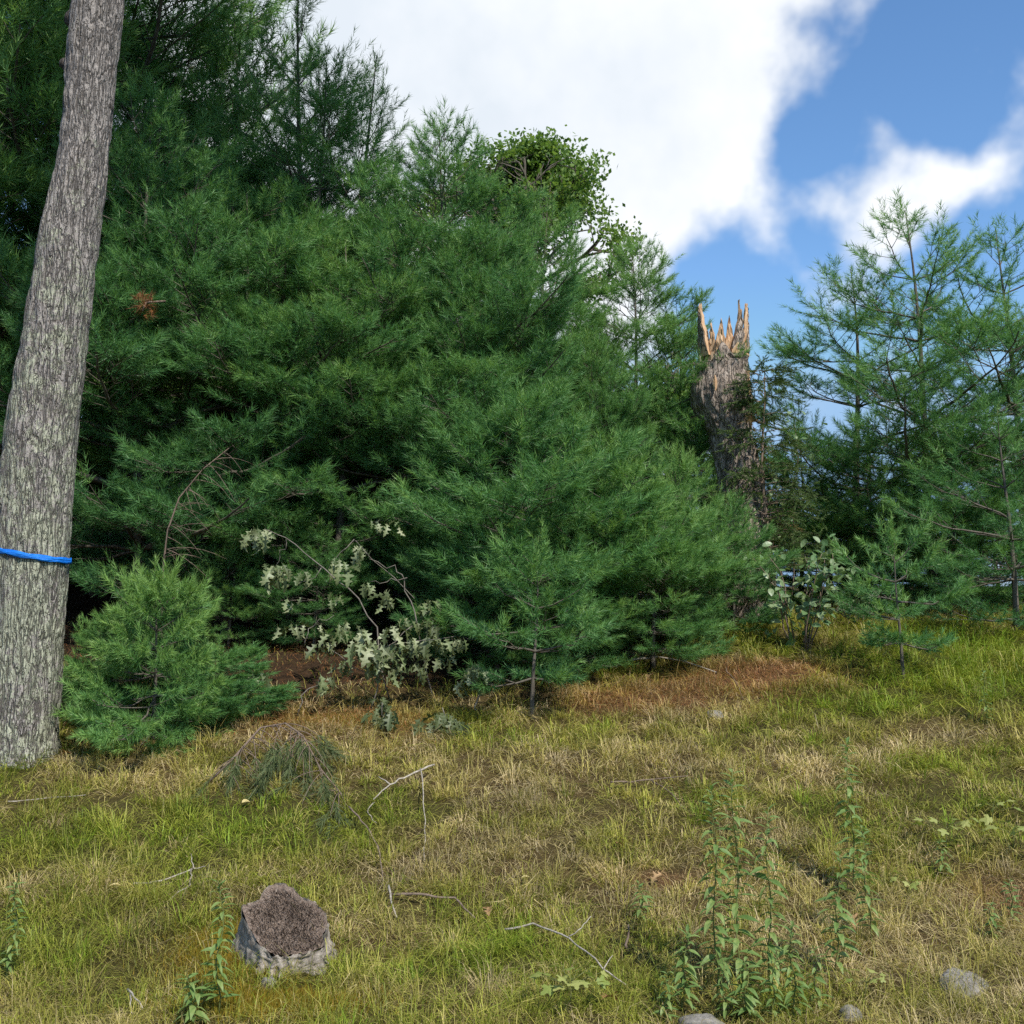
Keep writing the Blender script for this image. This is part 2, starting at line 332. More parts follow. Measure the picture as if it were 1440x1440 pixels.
def build_ground():
    xs = np.unique(np.concatenate([np.linspace(-9, 10, 230), np.linspace(-60, 60, 81), np.array([-3000, -1200, -500, -200, -110, 110, 200, 500, 1200, 3000])]))
    ys = np.unique(np.concatenate([np.linspace(3, 17, 180), np.linspace(-60, 60, 81), np.array([-3000, -1000, -300, -120, 90, 140, 220, 300, 500, 1000, 3000])]))
    X, Y = np.meshgrid(xs, ys); Z = terrain(X, Y)
    V = np.stack([X, Y, Z], -1).reshape(-1, 3); nx, ny = len(xs), len(ys)
    i = (np.arange(ny - 1)[:, None] * nx + np.arange(nx - 1)[None]).ravel()
    F = np.stack([i, i + 1, i + nx + 1, i + nx], -1)
    g, red, moss, sh = fields(V[:, 0], V[:, 1])
    L3 = lambda a, b, t: a * (1 - t[:, None]) + b * t[:, None]
    c = L3(np.array([0.13, 0.095, 0.045]), np.array([0.085, 0.085, 0.025]), g)
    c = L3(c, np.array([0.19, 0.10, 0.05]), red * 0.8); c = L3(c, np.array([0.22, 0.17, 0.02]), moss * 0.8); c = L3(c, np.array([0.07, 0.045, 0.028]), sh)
    o = obj('ground', make_mesh('ground', V, F, M['soil'], True, {'col': c})); tag(o, kind='structure')
build_ground()

# ------------------------------------------------------------------ grass
def blades(n, xr, yr, seed, lenr, width, flat, picks, tufted, minshade=0.15, tr=0.055, hv=0.10):
    """n curved blades: each a 3-segment ribbon; returns V, F, col"""
    r = np.random.default_rng(seed)
    y = yr[0] + (yr[1] - yr[0]) * r.random(n) ** 1.25
    half = 0.56 * y + 0.7; x = (r.random(n) * 2 - 1) * half; 
    if tufted:
        m = n // tufted
        cy = yr[0] + (yr[1] - yr[0]) * r.random(m) ** 1.25; cx = (r.random(m) * 2 - 1) * (0.56 * cy + 0.7)
        k = r.integers(0, m, n); rr = tr * np.sqrt(r.random(n)) * (0.5 + r.random(m)[k] * 1.2); a = r.random(n) * 2 * np.pi
        x = cx[k] + rr * np.cos(a); y = cy[k] + rr * np.sin(a)
        lean_dir = a + r.normal(0, 0.5, n); vig = (0.65 + 0.7 * r.random(m))[k]; hue = r.normal(0, hv, m)[k]; val = (0.5 + 0.8 * r.random(m))[k]
    else:
        lean_dir = r.random(n) * 2 * np.pi; vig = np.ones(n); hue = r.normal(0, 0.06, n); val = np.ones(n)
    g, red, moss, sh = fields(x, y)
    keep = r.random(n) > np.clip(sh * 0.96, 0, 1 - minshade * 0.3); keep &= r.random(n) > red * 0.3; keep &= r.random(n) > moss * 0.75
    for (cx0, cy0, rad) in CLEAR: keep &= ((x - cx0) ** 2 + (y - cy0) ** 2) > rad * rad * (0.7 + 0.5 * r.random(n))
    x, y, lean_dir, vig, hue, g, red, moss, val = (q[keep] for q in (x, y, lean_dir, vig, hue, g, red, moss, val)); n = len(x)
    tall = 0.75 + 0.6 * fbm(x * 0.8 + 4, y * 0.8, 55, 3) + 0.7 * blob(x, y, 1400, 940, 1.3, 1.3)
    Ln = (lenr[0] + (lenr[1] - lenr[0]) * r.random(n) ** 1.6) * vig * tall
    e0 = np.radians(flat[0] + (flat[1] - flat[0]) * r.random(n)); bend = np.radians(r.uniform(*flat[2:], n))
    h = np.stack([np.cos(lean_dir), np.sin(lean_dir), np.zeros(n)], -1); up = np.array([0, 0, 1.0])
    side = np.stack([-np.sin(lean_dir), np.cos(lean_dir), np.zeros(n)], -1)
    tw = r.normal(0, 0.5, n)[:, None]; side = side * np.cos(tw) + up * np.sin(tw) * 0.6
    base = np.stack([x, y, terrain(x, y) - 0.008], -1)
    P = [base]; e = e0
    for s in range(2):
        stp = (Ln / 2)[:, None] * (np.cos(e)[:, None] * h + np.sin(e)[:, None] * up); P.append(P[-1] + stp); e = e - bend * 1.5
    for q in (1, 2):
        zz = terrain(P[q][:, 0], P[q][:, 1]) + 0.006; P[q][:, 2] = np.maximum(P[q][:, 2], zz + 0.012 * r.random(n))
    w = (width * (0.6 + 0.8 * r.random(n)))[:, None] * np.clip(y[:, None] / 6.5, 0.8, 1.7)
    V = np.stack([P[0] - side * w, P[0] + side * w, P[1] - side * w * 0.8, P[1] + side * w * 0.8, P[2]], 1)
    F0 = np.array([[0, 1, 3], [0, 3, 2], [2, 3, 4]])
    F = (F0[None] + 5 * np.arange(n)[:, None, None]).reshape(-1, 3)
    gg = np.clip(g + hue + r.normal(0, 0.16, n), 0, 1)
    stops, cols = picks; t = np.interp(gg, stops, np.arange(len(stops))); i0 = np.clip(t.astype(int), 0, len(stops) - 2); f = (t - i0)[:, None]
    cols = np.array(cols); c = cols[i0] * (1 - f) + cols[i0 + 1] * f
    c = c * (1 - red[:, None] * 0.6) + np.array([0.40, 0.19, 0.08]) * red[:, None] * 0.6
    c = c * ((0.75 + 0.5 * r.random(n)) * val)[:, None]
    return V.reshape(-1, 3), F, np.repeat(c, 5, 0)
CLEAR = []
sp = ground_hit(398, 1318); STUMP = sp; CLEAR.append((sp.x, sp.y - 0.05, 0.27))
def build_grass():
    straw = ([0, 0.35, 0.6, 1], [(0.60, 0.48, 0.26), (0.52, 0.42, 0.17), (0.40, 0.365, 0.085), (0.29, 0.33, 0.04)])
    fresh = ([0, 0.3, 0.6, 1], [(0.50, 0.42, 0.14), (0.41, 0.38, 0.075), (0.32, 0.35, 0.045), (0.22, 0.33, 0.025)])
    V, F, c = blades(150000, None, (3.7, 13.2), 5, (0.06, 0.21), 0.0018, (35, 82, 15, 48), fresh, 34, tr=0.065, hv=0.2)
    o = obj('grass', make_mesh('grass', V, F, M['blade'], False, {'col': c})); tag(o, 'green and yellowing tufted grass covering the bank', 'grass', kind='stuff')
    V, F, c = blades(120000, None, (3.7, 12.8), 6, (0.08, 0.22), 0.0018, (20, 65, 22, 60), straw, 85, tr=0.095, hv=0.28)
    V2, F2, c2 = blades(85000, None, (3.7, 12.8), 16, (0.06, 0.17), 0.0018, (0, 35, 5, 40), straw, 0)
    V, F, c = np.vstack([V, V2]), np.vstack([F, F2 + len(V)]), np.vstack([c, c2])
    o = obj('dry_grass', make_mesh('dry_grass', V, F, M['blade'], False, {'col': c})); tag(o, 'matted dry straw coloured grass lying through the green', 'dry grass', kind='stuff')
build_grass()

def build_moss():
    r = np.random.default_rng(4); n = 16000; P = []
    for (px, py, rx, ry), k in zip(MOSS[:2], (9000, 7000)):
        c = ground_hit(px, py); P.append(np.stack([c.x + r.normal(0, rx * 0.55, k), c.y + r.normal(0, ry * 0.55, k)], -1))
    P = np.vstack(P); n = len(P); z = terrain(P[:, 0], P[:, 1]) - 0.004
    B = np.column_stack([P, z]); a = r.random(n) * 2 * np.pi; s = np.stack([np.cos(a), np.sin(a), 0 * a], -1) * 0.003
    tip = B + np.stack([r.normal(0, 0.01, n), r.normal(0, 0.01, n), 0.018 + 0.035 * r.random(n)], -1)
    V = np.stack([B - s, B + s, tip], 1).reshape(-1, 3); F = np.arange(3 * n).reshape(-1, 3)
    c = np.array([0.30, 0.24, 0.03]) * (0.6 + 0.7 * r.random(n))[:, None]; c[:, 0] *= (0.8 + 0.5 * r.random(n))
    o = obj('moss', make_mesh('moss', V, F, M['blade'], False, {'col': np.repeat(c, 3, 0)})); tag(o, 'golden green moss cushion around the old stump', 'moss', kind='stuff')
build_moss()

def build_litter():
    r = np.random.default_rng(14); n = 110000
    y = 7.2 + 5.2 * r.random(n); x = (r.random(n) * 2 - 1) * (0.56 * y + 0.5)
    g, red, moss, sh = fields(x, y); k = r.random(n) < np.clip(red * 0.9 + sh * 0.3, 0, 1); x, y = x[k], y[k]; n = len(x)
    a = r.random(n) * 2 * np.pi; l = 0.03 + 0.06 * r.random(n); d = np.stack([np.cos(a), np.sin(a)], -1) * l[:, None]
    p0 = np.column_stack([x, y, terrain(x, y) + 0.012 + 0.03 * r.random(n)]); p1 = np.column_stack([x + d[:, 0], y + d[:, 1], terrain(x + d[:, 0], y + d[:, 1]) + 0.01 + 0.05 * r.random(n)])
    s = np.column_stack([-d[:, 1], d[:, 0], 0 * l]) / l[:, None] * 0.0022
    V = np.stack([p0 - s, p0 + s, p1], 1).reshape(-1, 3); c = np.array([0.34, 0.15, 0.06]) * (0.5 + 0.9 * r.random(n))[:, None]
    o = obj('needle_litter', make_mesh('needle_litter', V, np.arange(3 * n).reshape(-1, 3), M['blade'], False, {'col': np.repeat(c, 3, 0)}))
    tag(o, 'rust brown fallen pine needles on bare patches below the pines', 'needle litter', kind='stuff')
build_litter()

# ------------------------------------------------------------------ needles and pines
def needles(P, D, Ls, tint, n, seed, nlen=0.09, width=0.0032, spread=(68, 20), droop=0.12):
    """P, D, Ls: base, direction and length of each shoot; n needle bundles round each"""
    r = np.random.default_rng(seed); S = len(P); D = D / (np.linalg.norm(D, axis=1, keepdims=True) + 1e-9)
    ref = np.where(np.abs(D[:, 2:3]) < 0.9, np.array([[0, 0, 1.0]]), np.array([[1.0, 0, 0]]))
    U = np.cross(D, ref); U /= np.linalg.norm(U, axis=1, keepdims=True); W = np.cross(D, U)
    t = r.random((S, n)) ** 0.8; ph = r.random((S, n)) * 2 * np.pi
    th = np.radians(spread[0] + (spread[1] - spread[0]) * t + r.normal(0, 9, (S, n)))
    nd = np.cos(th)[..., None] * D[:, None] + np.sin(th)[..., None] * (np.cos(ph)[..., None] * U[:, None] + np.sin(ph)[..., None] * W[:, None])
    nd[..., 2] -= droop * r.random((S, n)); nl = nlen * r.uniform(0.7, 1.15, (S, n))[..., None]
    b = P[:, None] + D[:, None] * (t * Ls[:, None])[..., None]; tip = b + nd * nl
    q = r.normal(0, 1, (S, n, 3)); s = np.cross(nd, q); s /= np.linalg.norm(s, axis=-1, keepdims=True); s *= width / 2
    V = np.stack([b - s, b + s, tip], 2).reshape(-1, 3)
    k = S * n; F = np.arange(3 * k).reshape(-1, 3)
    T = np.repeat(np.clip(tint[:, None] + r.normal(0, 0.10, (S, n)), 0, 1).ravel(), 3)
    return V, F, T

def pine(seed, H, spread, sp, h0, nn, leader=0.5, open_=1.0, perw=5, shoot=0.2, nlen=0.105, up=1.0, shape=1.7, node=0.135, low=0.0, candle=0.0, width=0.0062):
    r = random.Random(seed); wood = Acc(); SP, SD, SL, ST = [], [], [], []
    K = max(3, int((H - leader - h0) / sp)); n = 14
    wob = [r.uniform(-1, 1) for _ in range(4)]
    def axis(z):
        q = z / H; return Vector((0.03 * H * q * (wob[0] + 0.6 * math.sin(4 * q + 3 * wob[1])), 0.03 * H * q * (wob[2] + 0.6 * math.sin(4 * q + 3 * wob[3])), z))
    r0 = 0.011 * H + 0.008
    wood.tube([axis(H * i / n - (0.15 if i == 0 else 0)) for i in range(n + 1)], [r0 * (1 - 0.93 * (i / n) ** 0.9) for i in range(n + 1)], 7)
    def shoot_at(p, d, l, t): SP.append(p); SD.append(d); SL.append(l); ST.append(t)
    # leader: a long candle clothed in needles
    for i in range(3): shoot_at(axis(H - leader * (1 - i / 3)), Vector((0, 0, 1)), leader / 3 * 1.1, 0.95)
    def twig(p, d, l, lvl, fresh):
        m = max(2, int(l / 0.12)); pts = [p]; q = p.copy(); dd = d.copy()
        for i in range(m):
            dd = (dd + Vector((r.gauss(0, .07), r.gauss(0, .07), 0.05 * up + r.gauss(0, .05)))).normalized(); q = q + dd * (l / m); pts.append(q.copy())
            f = (i + 1) / m
            if f > 0.3 and i < m - 1:
                for s in (-1, 1):
                    if r.random() < 0.72 * open_:
                        sd = (dd + s * 0.9 * dd.cross(Vector((0, 0, 1))).normalized() + Vector((0, 0, r.uniform(0.0, 0.5)))).normalized()
                        sl_ = shoot * r.uniform(0.5, 0.95)
                        if lvl == 0 and l > 0.4 and r.random() < 0.7: twig(q, sd, min(0.4, l * (1 - f) + 0.12), 1, fresh)
                        else: shoot_at(q.copy(), sd, sl_, 0.42 + 0.18 * r.random() + 0.15 * fresh)
        wood.tube(pts, [0.0035 + 0.004 * l * (1 - i / m) for i in range(m + 1)], 3, cap=False)
        shoot_at(q.copy(), (dd + Vector((0, 0, 0.25 * up))).normalized(), shoot * r.uniform(0.8, 1.25), 0.46 + 0.26 * r.random() + 0.24 * fresh)
        if l > 0.2: shoot_at(pts[-2], dd, shoot * 0.8, 0.42 + 0.15 * r.random())
        for s in (-1, 1):
            if r.random() < 0.65: shoot_at(q.copy(), (dd + s * 0.7 * dd.cross(Vector((0, 0, 1))) + Vector((0, 0, 0.35))).normalized(), shoot * r.uniform(0.5, .9), 0.5 + 0.2 * r.random() + 0.15 * fresh)
    a0 = r.random() * 6.28
    for k in range(K + 1):
        h = H - leader - k * sp * (1 + 0.1 * r.uniform(-1, 1)); fr = k / K
        h = max(h, 0.05)
        nb = perw + r.choice((-1, 0, 0, 1)); a0 += 1.1
        for j in range(nb):
            if r.random() > (0.66 + 0.26 * open_ if H > 4 else 0.75 + 0.22 * open_): continue
            az = a0 + j * 6.283 / nb + r.gauss(0, 0.18); el = R((62 - 50 * fr ** 0.55) * up - low * fr + r.gauss(0, 8))
            Lb = spread * min(1.0, (k + 1.3) / K * shape) ** 0.72 * r.uniform(0.6, 1.2)
            if fr > 0.85: Lb *= r.uniform(0.6, 1)
            Lb = max(Lb, 0.25 * min(1, H / 3)); m = max(3, int(Lb / node)); hd = Vector((math.cos(az), math.sin(az), 0)); q = axis(h); pts = [q]; e = el
            for i in range(m):
                t = (i + 1) / m; e_t = el - 0.25 * math.sin(t * 3.14) + 0.35 * up * t * t
                az2 = az + 0.25 * math.sin(t * 2 + seed + j); hd = Vector((math.cos(az2), math.sin(az2), 0))
                dd = hd * math.cos(e_t) + Vector((0, 0, math.sin(e_t))); q = q + dd * (Lb / m) + Vector((r.gauss(0, .012), r.gauss(0, .012), r.gauss(0, .012))); pts.append(q.copy())
                if t > 0.22 and i < m - 1:
                    for s in (-1, 1):
                        if r.random() < 0.88 * open_ * (1 - candle * (fr < 0.34)):
                            sv = dd.cross(Vector((0, 0, 1))).normalized(); sd = (dd * r.uniform(.6, .9) + s * sv * 0.85 + Vector((0, 0, r.uniform(-0.12, 0.4)))).normalized()
                            twig(q.copy(), sd, min(0.95, 0.55 * Lb * (1 - t) + 0.16) * r.uniform(.6, 1.1), 0, 1 - fr)
                        elif candle and fr < 0.34: shoot_at(q.copy(), dd, shoot * 0.9, 0.6)
            rb = r0 * 0.42 * (Lb / spread) * (0.5 + 0.5 * fr) + 0.003
            wood.tube(pts, [rb * (1 - 0.75 * i / m) for i in range(m + 1)], 4, cap=False)
            for s in range(4): shoot_at(q.copy(), (dd + Vector((r.gauss(0, .4), r.gauss(0, .4), 0.3 * up + r.gauss(0, .2)))).normalized() if s else dd, shoot * r.uniform(0.9, 1.5) * (1 + 0.5 * candle * (fr < 0.34)), 0.68 + 0.3 * r.random())
    V, F, T = needles(np.array(SP), np.array(SD), np.array(SL), np.array(ST), nn, seed, nlen, width)
    print('pine', seed, 'shoots', len(SP), 'quads', len(F))
    return wood.mesh('pine_wood', M['pine_bark']), make_mesh('pine_crown', V, F, M['needle'], False, {'tint': T})

PV = {}
PV['big1'] = (pine(101, 6.0, 2.0, 0.37, 0.35, 34, 0.55, shape=1.25), 6.0)
PV['big2'] = (pine(102, 6.0, 1.8, 0.38, 0.3, 34, 0.6, shape=1.3, open_=0.9), 6.0)
PV['big3'] = (pine(103, 6.0, 2.1, 0.40, 0.5, 34, 0.5, open_=0.85, shape=1.25), 6.0)
PV['high'] = (pine(110, 6.0, 2.0, 0.38, 1.3, 34, 0.5, open_=0.9, shape=1.5, up=0.8), 6.0)
PV['open'] = (pine(104, 5.2, 1.7, 0.44, 0.6, 32, 0.55, open_=0.74, perw=4, shape=1.4, candle=0.5), 5.2)
PV['airy'] = (pine(111, 3.2, 1.35, 0.34, 0.3, 36, 0.5, open_=0.66, perw=5, shape=1.35, candle=0.5, shoot=0.21, low=6), 3.2)
PV['top'] = (pine(109, 7.5, 1.9, 0.46, 0.8, 34, 0.85, open_=0.56, perw=5, shape=1.1, shoot=0.26, up=1.15, candle=0.75), 7.5)
PV['mid1'] = (pine(105, 2.6, 1.15, 0.23, 0.12, 42, 0.42, shoot=0.19, node=0.11, shape=1.4, candle=0.5, open_=0.9, low=16), 2.6)
PV['mid2'] = (pine(106, 2.6, 1.05, 0.24, 0.15, 42, 0.46, shoot=0.2, node=0.11, shape=1.35, candle=0.5, open_=0.85, low=18), 2.6)
PV['small1'] = (pine(107, 1.35, 0.72, 0.15, 0.04, 50, 0.4, shoot=0.17, nlen=0.09, node=0.10, up=0.7, shape=1.1, low=22, candle=0.4), 1.35)
PV['small2'] = (pine(108, 1.3, 0.55, 0.18, 0.2, 44, 0.26, shoot=0.15, nlen=0.085, perw=4, node=0.12, low=12, candle=0.4, up=0.85), 1.3)

def place_pine(kind, px, py, Y, label, group, name='pine_tree', wide=1.0, rz=None, base_px=None):
    top = at(px, py, Y); x = top.x if base_px is None else at(base_px, 900, Y).x; z = gz(x, Y)
    (wood, crown), H = PV[kind]; s = (top.z - z) / H
    rz = rnd.random() * 6.28 if rz is None else rz
    e = empty(name, (x, Y, z), rz); e.scale = (s * wide, s * wide, s); tag(e, label, 'tree' if name == 'pine_tree' else 'sapling', group)
    obj('trunk', wood, e); obj('crown', crown, e); return e
G1, G2, G3 = 'tall pines in the thicket', 'young pines along the front of the thicket', 'pines standing beyond the grass crest'
BIG = [
 ('top', 432, -20, 13.4, 'tallest white pine of the thicket, its spiky leader reaching up into the cloud', 1.0),
 ('top', 350, 0, 14.4, 'open topped pine close behind the tallest pine, candle shoots against the cloud', 0.8),
 ('top', 505, 75, 13.9, 'bushy pine crowding the shoulder of the tallest pine', 1.0),
 ('big3', 605, 180, 12.1, 'broad pine with a pale stem showing through its needles mid thicket', 1.0),
 ('big2', 752, 275, 12.7, 'pine standing directly before the round oak crown', 1.05),
 ('big1', 690, 330, 11.6, 'dense pine filling the gap below the round oak crown', 1.1),
 ('big3', 880, 345, 13.3, 'pine whose upswept boughs reach past the oak toward the broken snag', 1.0),
 ('big2', 945, 440, 14.6, 'shorter pine standing behind the broken snag', 0.9),
 ('big1', 835, 480, 12.2, 'bluish pine between the oak crown and the broken snag', 0.95),
 ('big3', 225, 130, 11.6, 'pine just behind the tape marked trunk, carrying a brown dead tuft', 1.0),
 ('high', 335, 260, 11.4, 'thick pine with dark boughs beside the tape marked trunk', 1.15),
 ('high', 480, 330, 11.4, 'full green pine above the wilted oak branch', 1.2),
 ('big3', 185, -330, 14.5, 'very tall shadowy pine rising above the frame behind the marked trunk', 0.9),
 ('big2', 20, -260, 13.0, 'very tall dark pine on the shaded outer side of the marked trunk', 1.0),
 ('big1', -260, 0, 11.6, 'pine in deep shade whose boughs poke out past the marked trunk', 1.1),
 ('high', 100, 280, 14.0, 'shaded pine hidden deep behind the marked trunk', 1.2),
 ('big2', 600, 300, 15.0, 'pine deep in the thicket, mostly hidden by the broad one', 1.2),
 ('high', 300, 420, 14.4, 'short pine in the dark heart of the thicket', 1.3),
 ('big3', 760, 470, 14.8, 'pine in the dark hollow behind the young pines', 1.3),
 ('big1', 330, 235, 15.4, 'full pine filling in below the open topped pine', 1.2),
 ('big2', 180, 300, 17.5, 'pine in the rear rank behind the one carrying the dead tuft', 1.3),
 ('big3', 420, 300, 17.0, 'pine in the rear rank behind the tallest pine', 1.3),
 ('big1', 560, 380, 17.5, 'pine in the rear rank behind the broad pine', 1.3),
 ('big2', 428, 100, 12.8, 'full pine forming the shoulder below the tallest leader', 1.05),
 ('big1', 110, -60, 15.6, 'dense dark pine filling the shade behind the marked trunk', 1.3),
 ('mid1', 445, 745, 11.0, 'dim young pine standing in the dark hollow behind the wilted oak', 1.25),
 ('mid2', 325, 770, 11.1, 'dim young pine in the dark hollow close to the arching dead branch', 1.25),
 ('mid1', 550, 715, 12.4, 'dim young pine at the back of the dark hollow under the full green pine', 1.3),
 ('big2', 860, 520, 16.5, 'pine in the rear rank nearest the broken snag', 1.3),
]
for k, px, py, Y, lab, w in BIG: place_pine(k, px, py, Y, lab, G1, wide=w)
MID = [
 ('mid1', 742, 575, 10.3, 'young pine with bright new candles rising above its neighbours', 1.2),
 ('mid2', 955, 640, 11.0, 'young pine right below the broken snag', 0.8),
 ('mid1', 845, 640, 10.7, 'young pine halfway from the brightest candles to the snag', 1.25),
 ('mid2', 700, 680, 10.1, 'yellowish young pine over the wilted oak branch', 1.1),
 ('mid1', 915, 700, 10.2, 'low spreading young pine above the long bare stick', 1.2),
 ('mid2', 1028, 705, 11.3, 'young pine with its foot in the round leaved shrub', 1.0),
 ('mid1', 655, 660, 10.9, 'dark bluish young pine behind the wilted oak leaves', 0.9),
 ('mid2', 800, 720, 9.9, 'light green young pine close behind the bare stemmed sapling', 1.1),
]
for k, px, py, Y, lab, w in MID: place_pine(k, px, py, Y, lab, G2, wide=w)
RIGHT = [
 ('open', 1292, 298, 12.9, 'tall airy pine beyond the crest with the highest leader there', 1.1),
 ('open', 1425, 318, 13.6, 'airy pine with bare stem showing against the cloud, next to the highest leader', 1.15),
 ('open', 1195, 385, 13.6, 'thin pine with long limbs reaching toward the snag', 1.3),
 ('airy', 1415, 570, 11.4, 'young pine with a slim straight stem at the edge of the bright grass', 1.15),
 ('mid2', 1330, 610, 12.9, 'dense young pine under the airy pines', 1.25),
 ('airy', 1210, 590, 13.4, 'feathery young pine behind the small lone sapling', 1.2),
 ('airy', 1120, 600, 13.8, 'feathery young pine behind the shaggy cedar', 1.1),
 ('mid1', 1290, 720, 13.4, 'low pine closing the gap behind the lone sapling', 1.8),
 ('mid2', 1400, 700, 13.6, 'low pine closing the gap behind the slim stemmed young pine', 1.8),
 ('mid1', 1165, 690, 14.0, 'low dark pine closing the gap behind the round leaved shrub', 1.8),
 ('open', 1500, 420, 13.9, 'airy pine whose boughs lean in over the bright grass', 1.1),
 ('mid1', 1225, 775, 15.6, 'squat pine low behind the feathery young pines', 2.2),
 ('mid2', 1345, 775, 15.8, 'squat pine far back under the highest leader', 2.2),
]
for k, px, py, Y, lab, w in RIGHT: place_pine(k, px, py, Y, lab, G3, wide=w)
def sapling(kind, top, base, label, wide=1.0, rz=0.0):
    b = ground_hit(*base); t = at(top[0], top[1], b.y); (wood, crown), H = PV[kind]; s = (t.z - b.z) / H
    e = empty('pine_sapling', b, rz); e.scale = (s * wide, s * wide, s); tag(e, label, 'sapling', 'pine saplings in the grass')
    obj('trunk', wood, e); obj('crown', crown, e)
sapling('small1', (212, 788), (215, 1040), 'bushy pine sapling filling out beside the foot of the tape marked trunk', 0.8)
sapling('small1', (150, 850), (165, 1000), 'low pine sapling tucked between the marked trunk and the bushy sapling', 0.9, 2.0)
sapling('small1', (300, 900), (300, 1010), 'low bluish pine sapling between the bushy sapling and the wilted oak', 1.6, 4.0)
sapling('small2', (1262, 752), (1270, 955), 'small lone pine sapling standing in the bright grass', 0.85, 1.0)
sapling('small2', (742, 780), (748, 1012), 'pine sapling with a bare lower stem at the edge of the brown needles', 0.95, 4.1)

# ------------------------------------------------------------------ big tape-marked tree
def bark_tube(path, rads, nu, nv, furr, depth, seed, lich=None, top_jag=None, flare=0.0):
    """path: list of Vectors; furrowed bark as displaced geometry"""
    P = np.array(path); s = np.linspace(0, 1, len(P)); v = np.linspace(0, 1, nv)
    # smooth interpolation
    def sm(a):
        o = np.interp(v, s, a); k = max(3, nv // len(P) | 1); pad = np.pad(o, k // 2, mode='reflect', reflect_type='odd'); return np.convolve(pad, np.ones(k) / k, 'valid')[:nv]
    cx, cy, cz, rr = sm(P[:, 0]), sm(P[:, 1]), np.interp(v, s, P[:, 2]), sm(np.array(rads))
    th = np.arange(nu) * 2 * np.pi / nu; TH, I = np.meshgrid(th, np.arange(nv)); Z = cz[I]
    U = TH / (2 * np.pi) * furr
    wig = 0.9 * (vnoise(U * 0.5, Z * 2.2, seed, wrap=furr // 2) - 0.5)
    a = vnoise(U + wig, Z * 4.2, seed + 1, wrap=furr); b = vnoise(2 * U + wig, Z * 11, seed + 2, wrap=2 * furr); c = vnoise(4 * U, Z * 26, seed + 3, wrap=4 * furr)
    ridge = 1 - np.abs(2 * a - 1); f = np.clip(0.62 * (np.abs(2 * a - 1)) * 1.6 + 0.3 * np.abs(2 * b - 1) + 0.25 * c, 0, 1)
    lump = 0.05 * (vnoise(TH / 6.2832 * 5, Z * 1.3, seed + 5, wrap=5) - 0.5)
    rad = rr[I] * (1 + lump) + depth * (f - 0.6)
    if flare: rad = rad + flare * np.exp(-(Z - cz[0]) / 0.25) * (0.5 + 0.5 * np.cos(TH * 4 + 1) ** 2)
    if top_jag is not None: Z = top_jag(TH, Z, v[I])
    V = np.stack([cx[I] + rad * np.cos(TH), cy[I] + rad * np.sin(TH), Z], -1).reshape(-1, 3)
    i = np.arange(nv - 1)[:, None] * nu; j = np.arange(nu)[None]; F = np.stack([i + j, i + (j + 1) % nu, i + nu + (j + 1) % nu, i + nu + j], -1).reshape(-1, 4)
    lc = (lich(Z) if lich else np.zeros_like(Z)).reshape(-1)
    return V, F, {'furrow': f.reshape(-1), 'lichen': lc}

def leaf_cloud(tips, per, rad, size, seed):
    """small leaf faces round the twig tips: folded diamonds"""
    r = np.random.default_rng(seed); T = np.repeat(np.array(tips), per, 0); n = len(T)
    c = T + r.normal(0, rad, (n, 3)) * np.array([1, 1, 0.75]); d = r.normal(0, 1, (n, 3)); d[:, 2] -= 0.3; d /= np.linalg.norm(d, axis=1, keepdims=True)
    nn = r.normal(0, 0.6, (n, 3)); nn[:, 2] += 0.9; s = np.cross(d, nn); s /= np.linalg.norm(s, axis=1, keepdims=True)
    l = size * r.uniform(0.6, 1.2, n)[:, None]
    V = np.stack([c, c + d * l * 0.5 + s * l * 0.3, c + d * l, c + d * l * 0.5 - s * l * 0.3], 1).reshape(-1, 3)
    t = np.repeat(np.repeat(r.random(len(tips)) * 0.5 + 0.2, per) + r.normal(0, 0.15, n), 4)
    return V, np.arange(4 * n).reshape(-1, 4), np.clip(t, 0, 1)
def limbs(acc, p, d, l, rad, lvl, r, tips, up=0.15):
    m = 5; pts = [p]; q = p
    for i in range(m):
        d = (d + Vector((r.gauss(0, .16), r.gauss(0, .16), r.gauss(0, .12) + up * 0.3))).normalized(); q = q + d * (l / m); pts.append(q)
        if lvl > 0 and i >= 1:
            for _ in range(1 if i < 3 else 2):
                a = Vector((r.gauss(0, 1), r.gauss(0, 1), r.gauss(0, .6))); a = (a - d * a.dot(d)).normalized()
                limbs(acc, q, (d * 0.75 + a * 0.8).normalized(), l * r.uniform(.45, .68), rad * 0.5, lvl - 1, r, tips, up)
        if lvl == 0 and i > 1: tips.append(q)
    acc.tube(pts, [rad * (1 - 0.6 * i / m) for i in range(m + 1)], 5 if lvl else 3, cap=False)

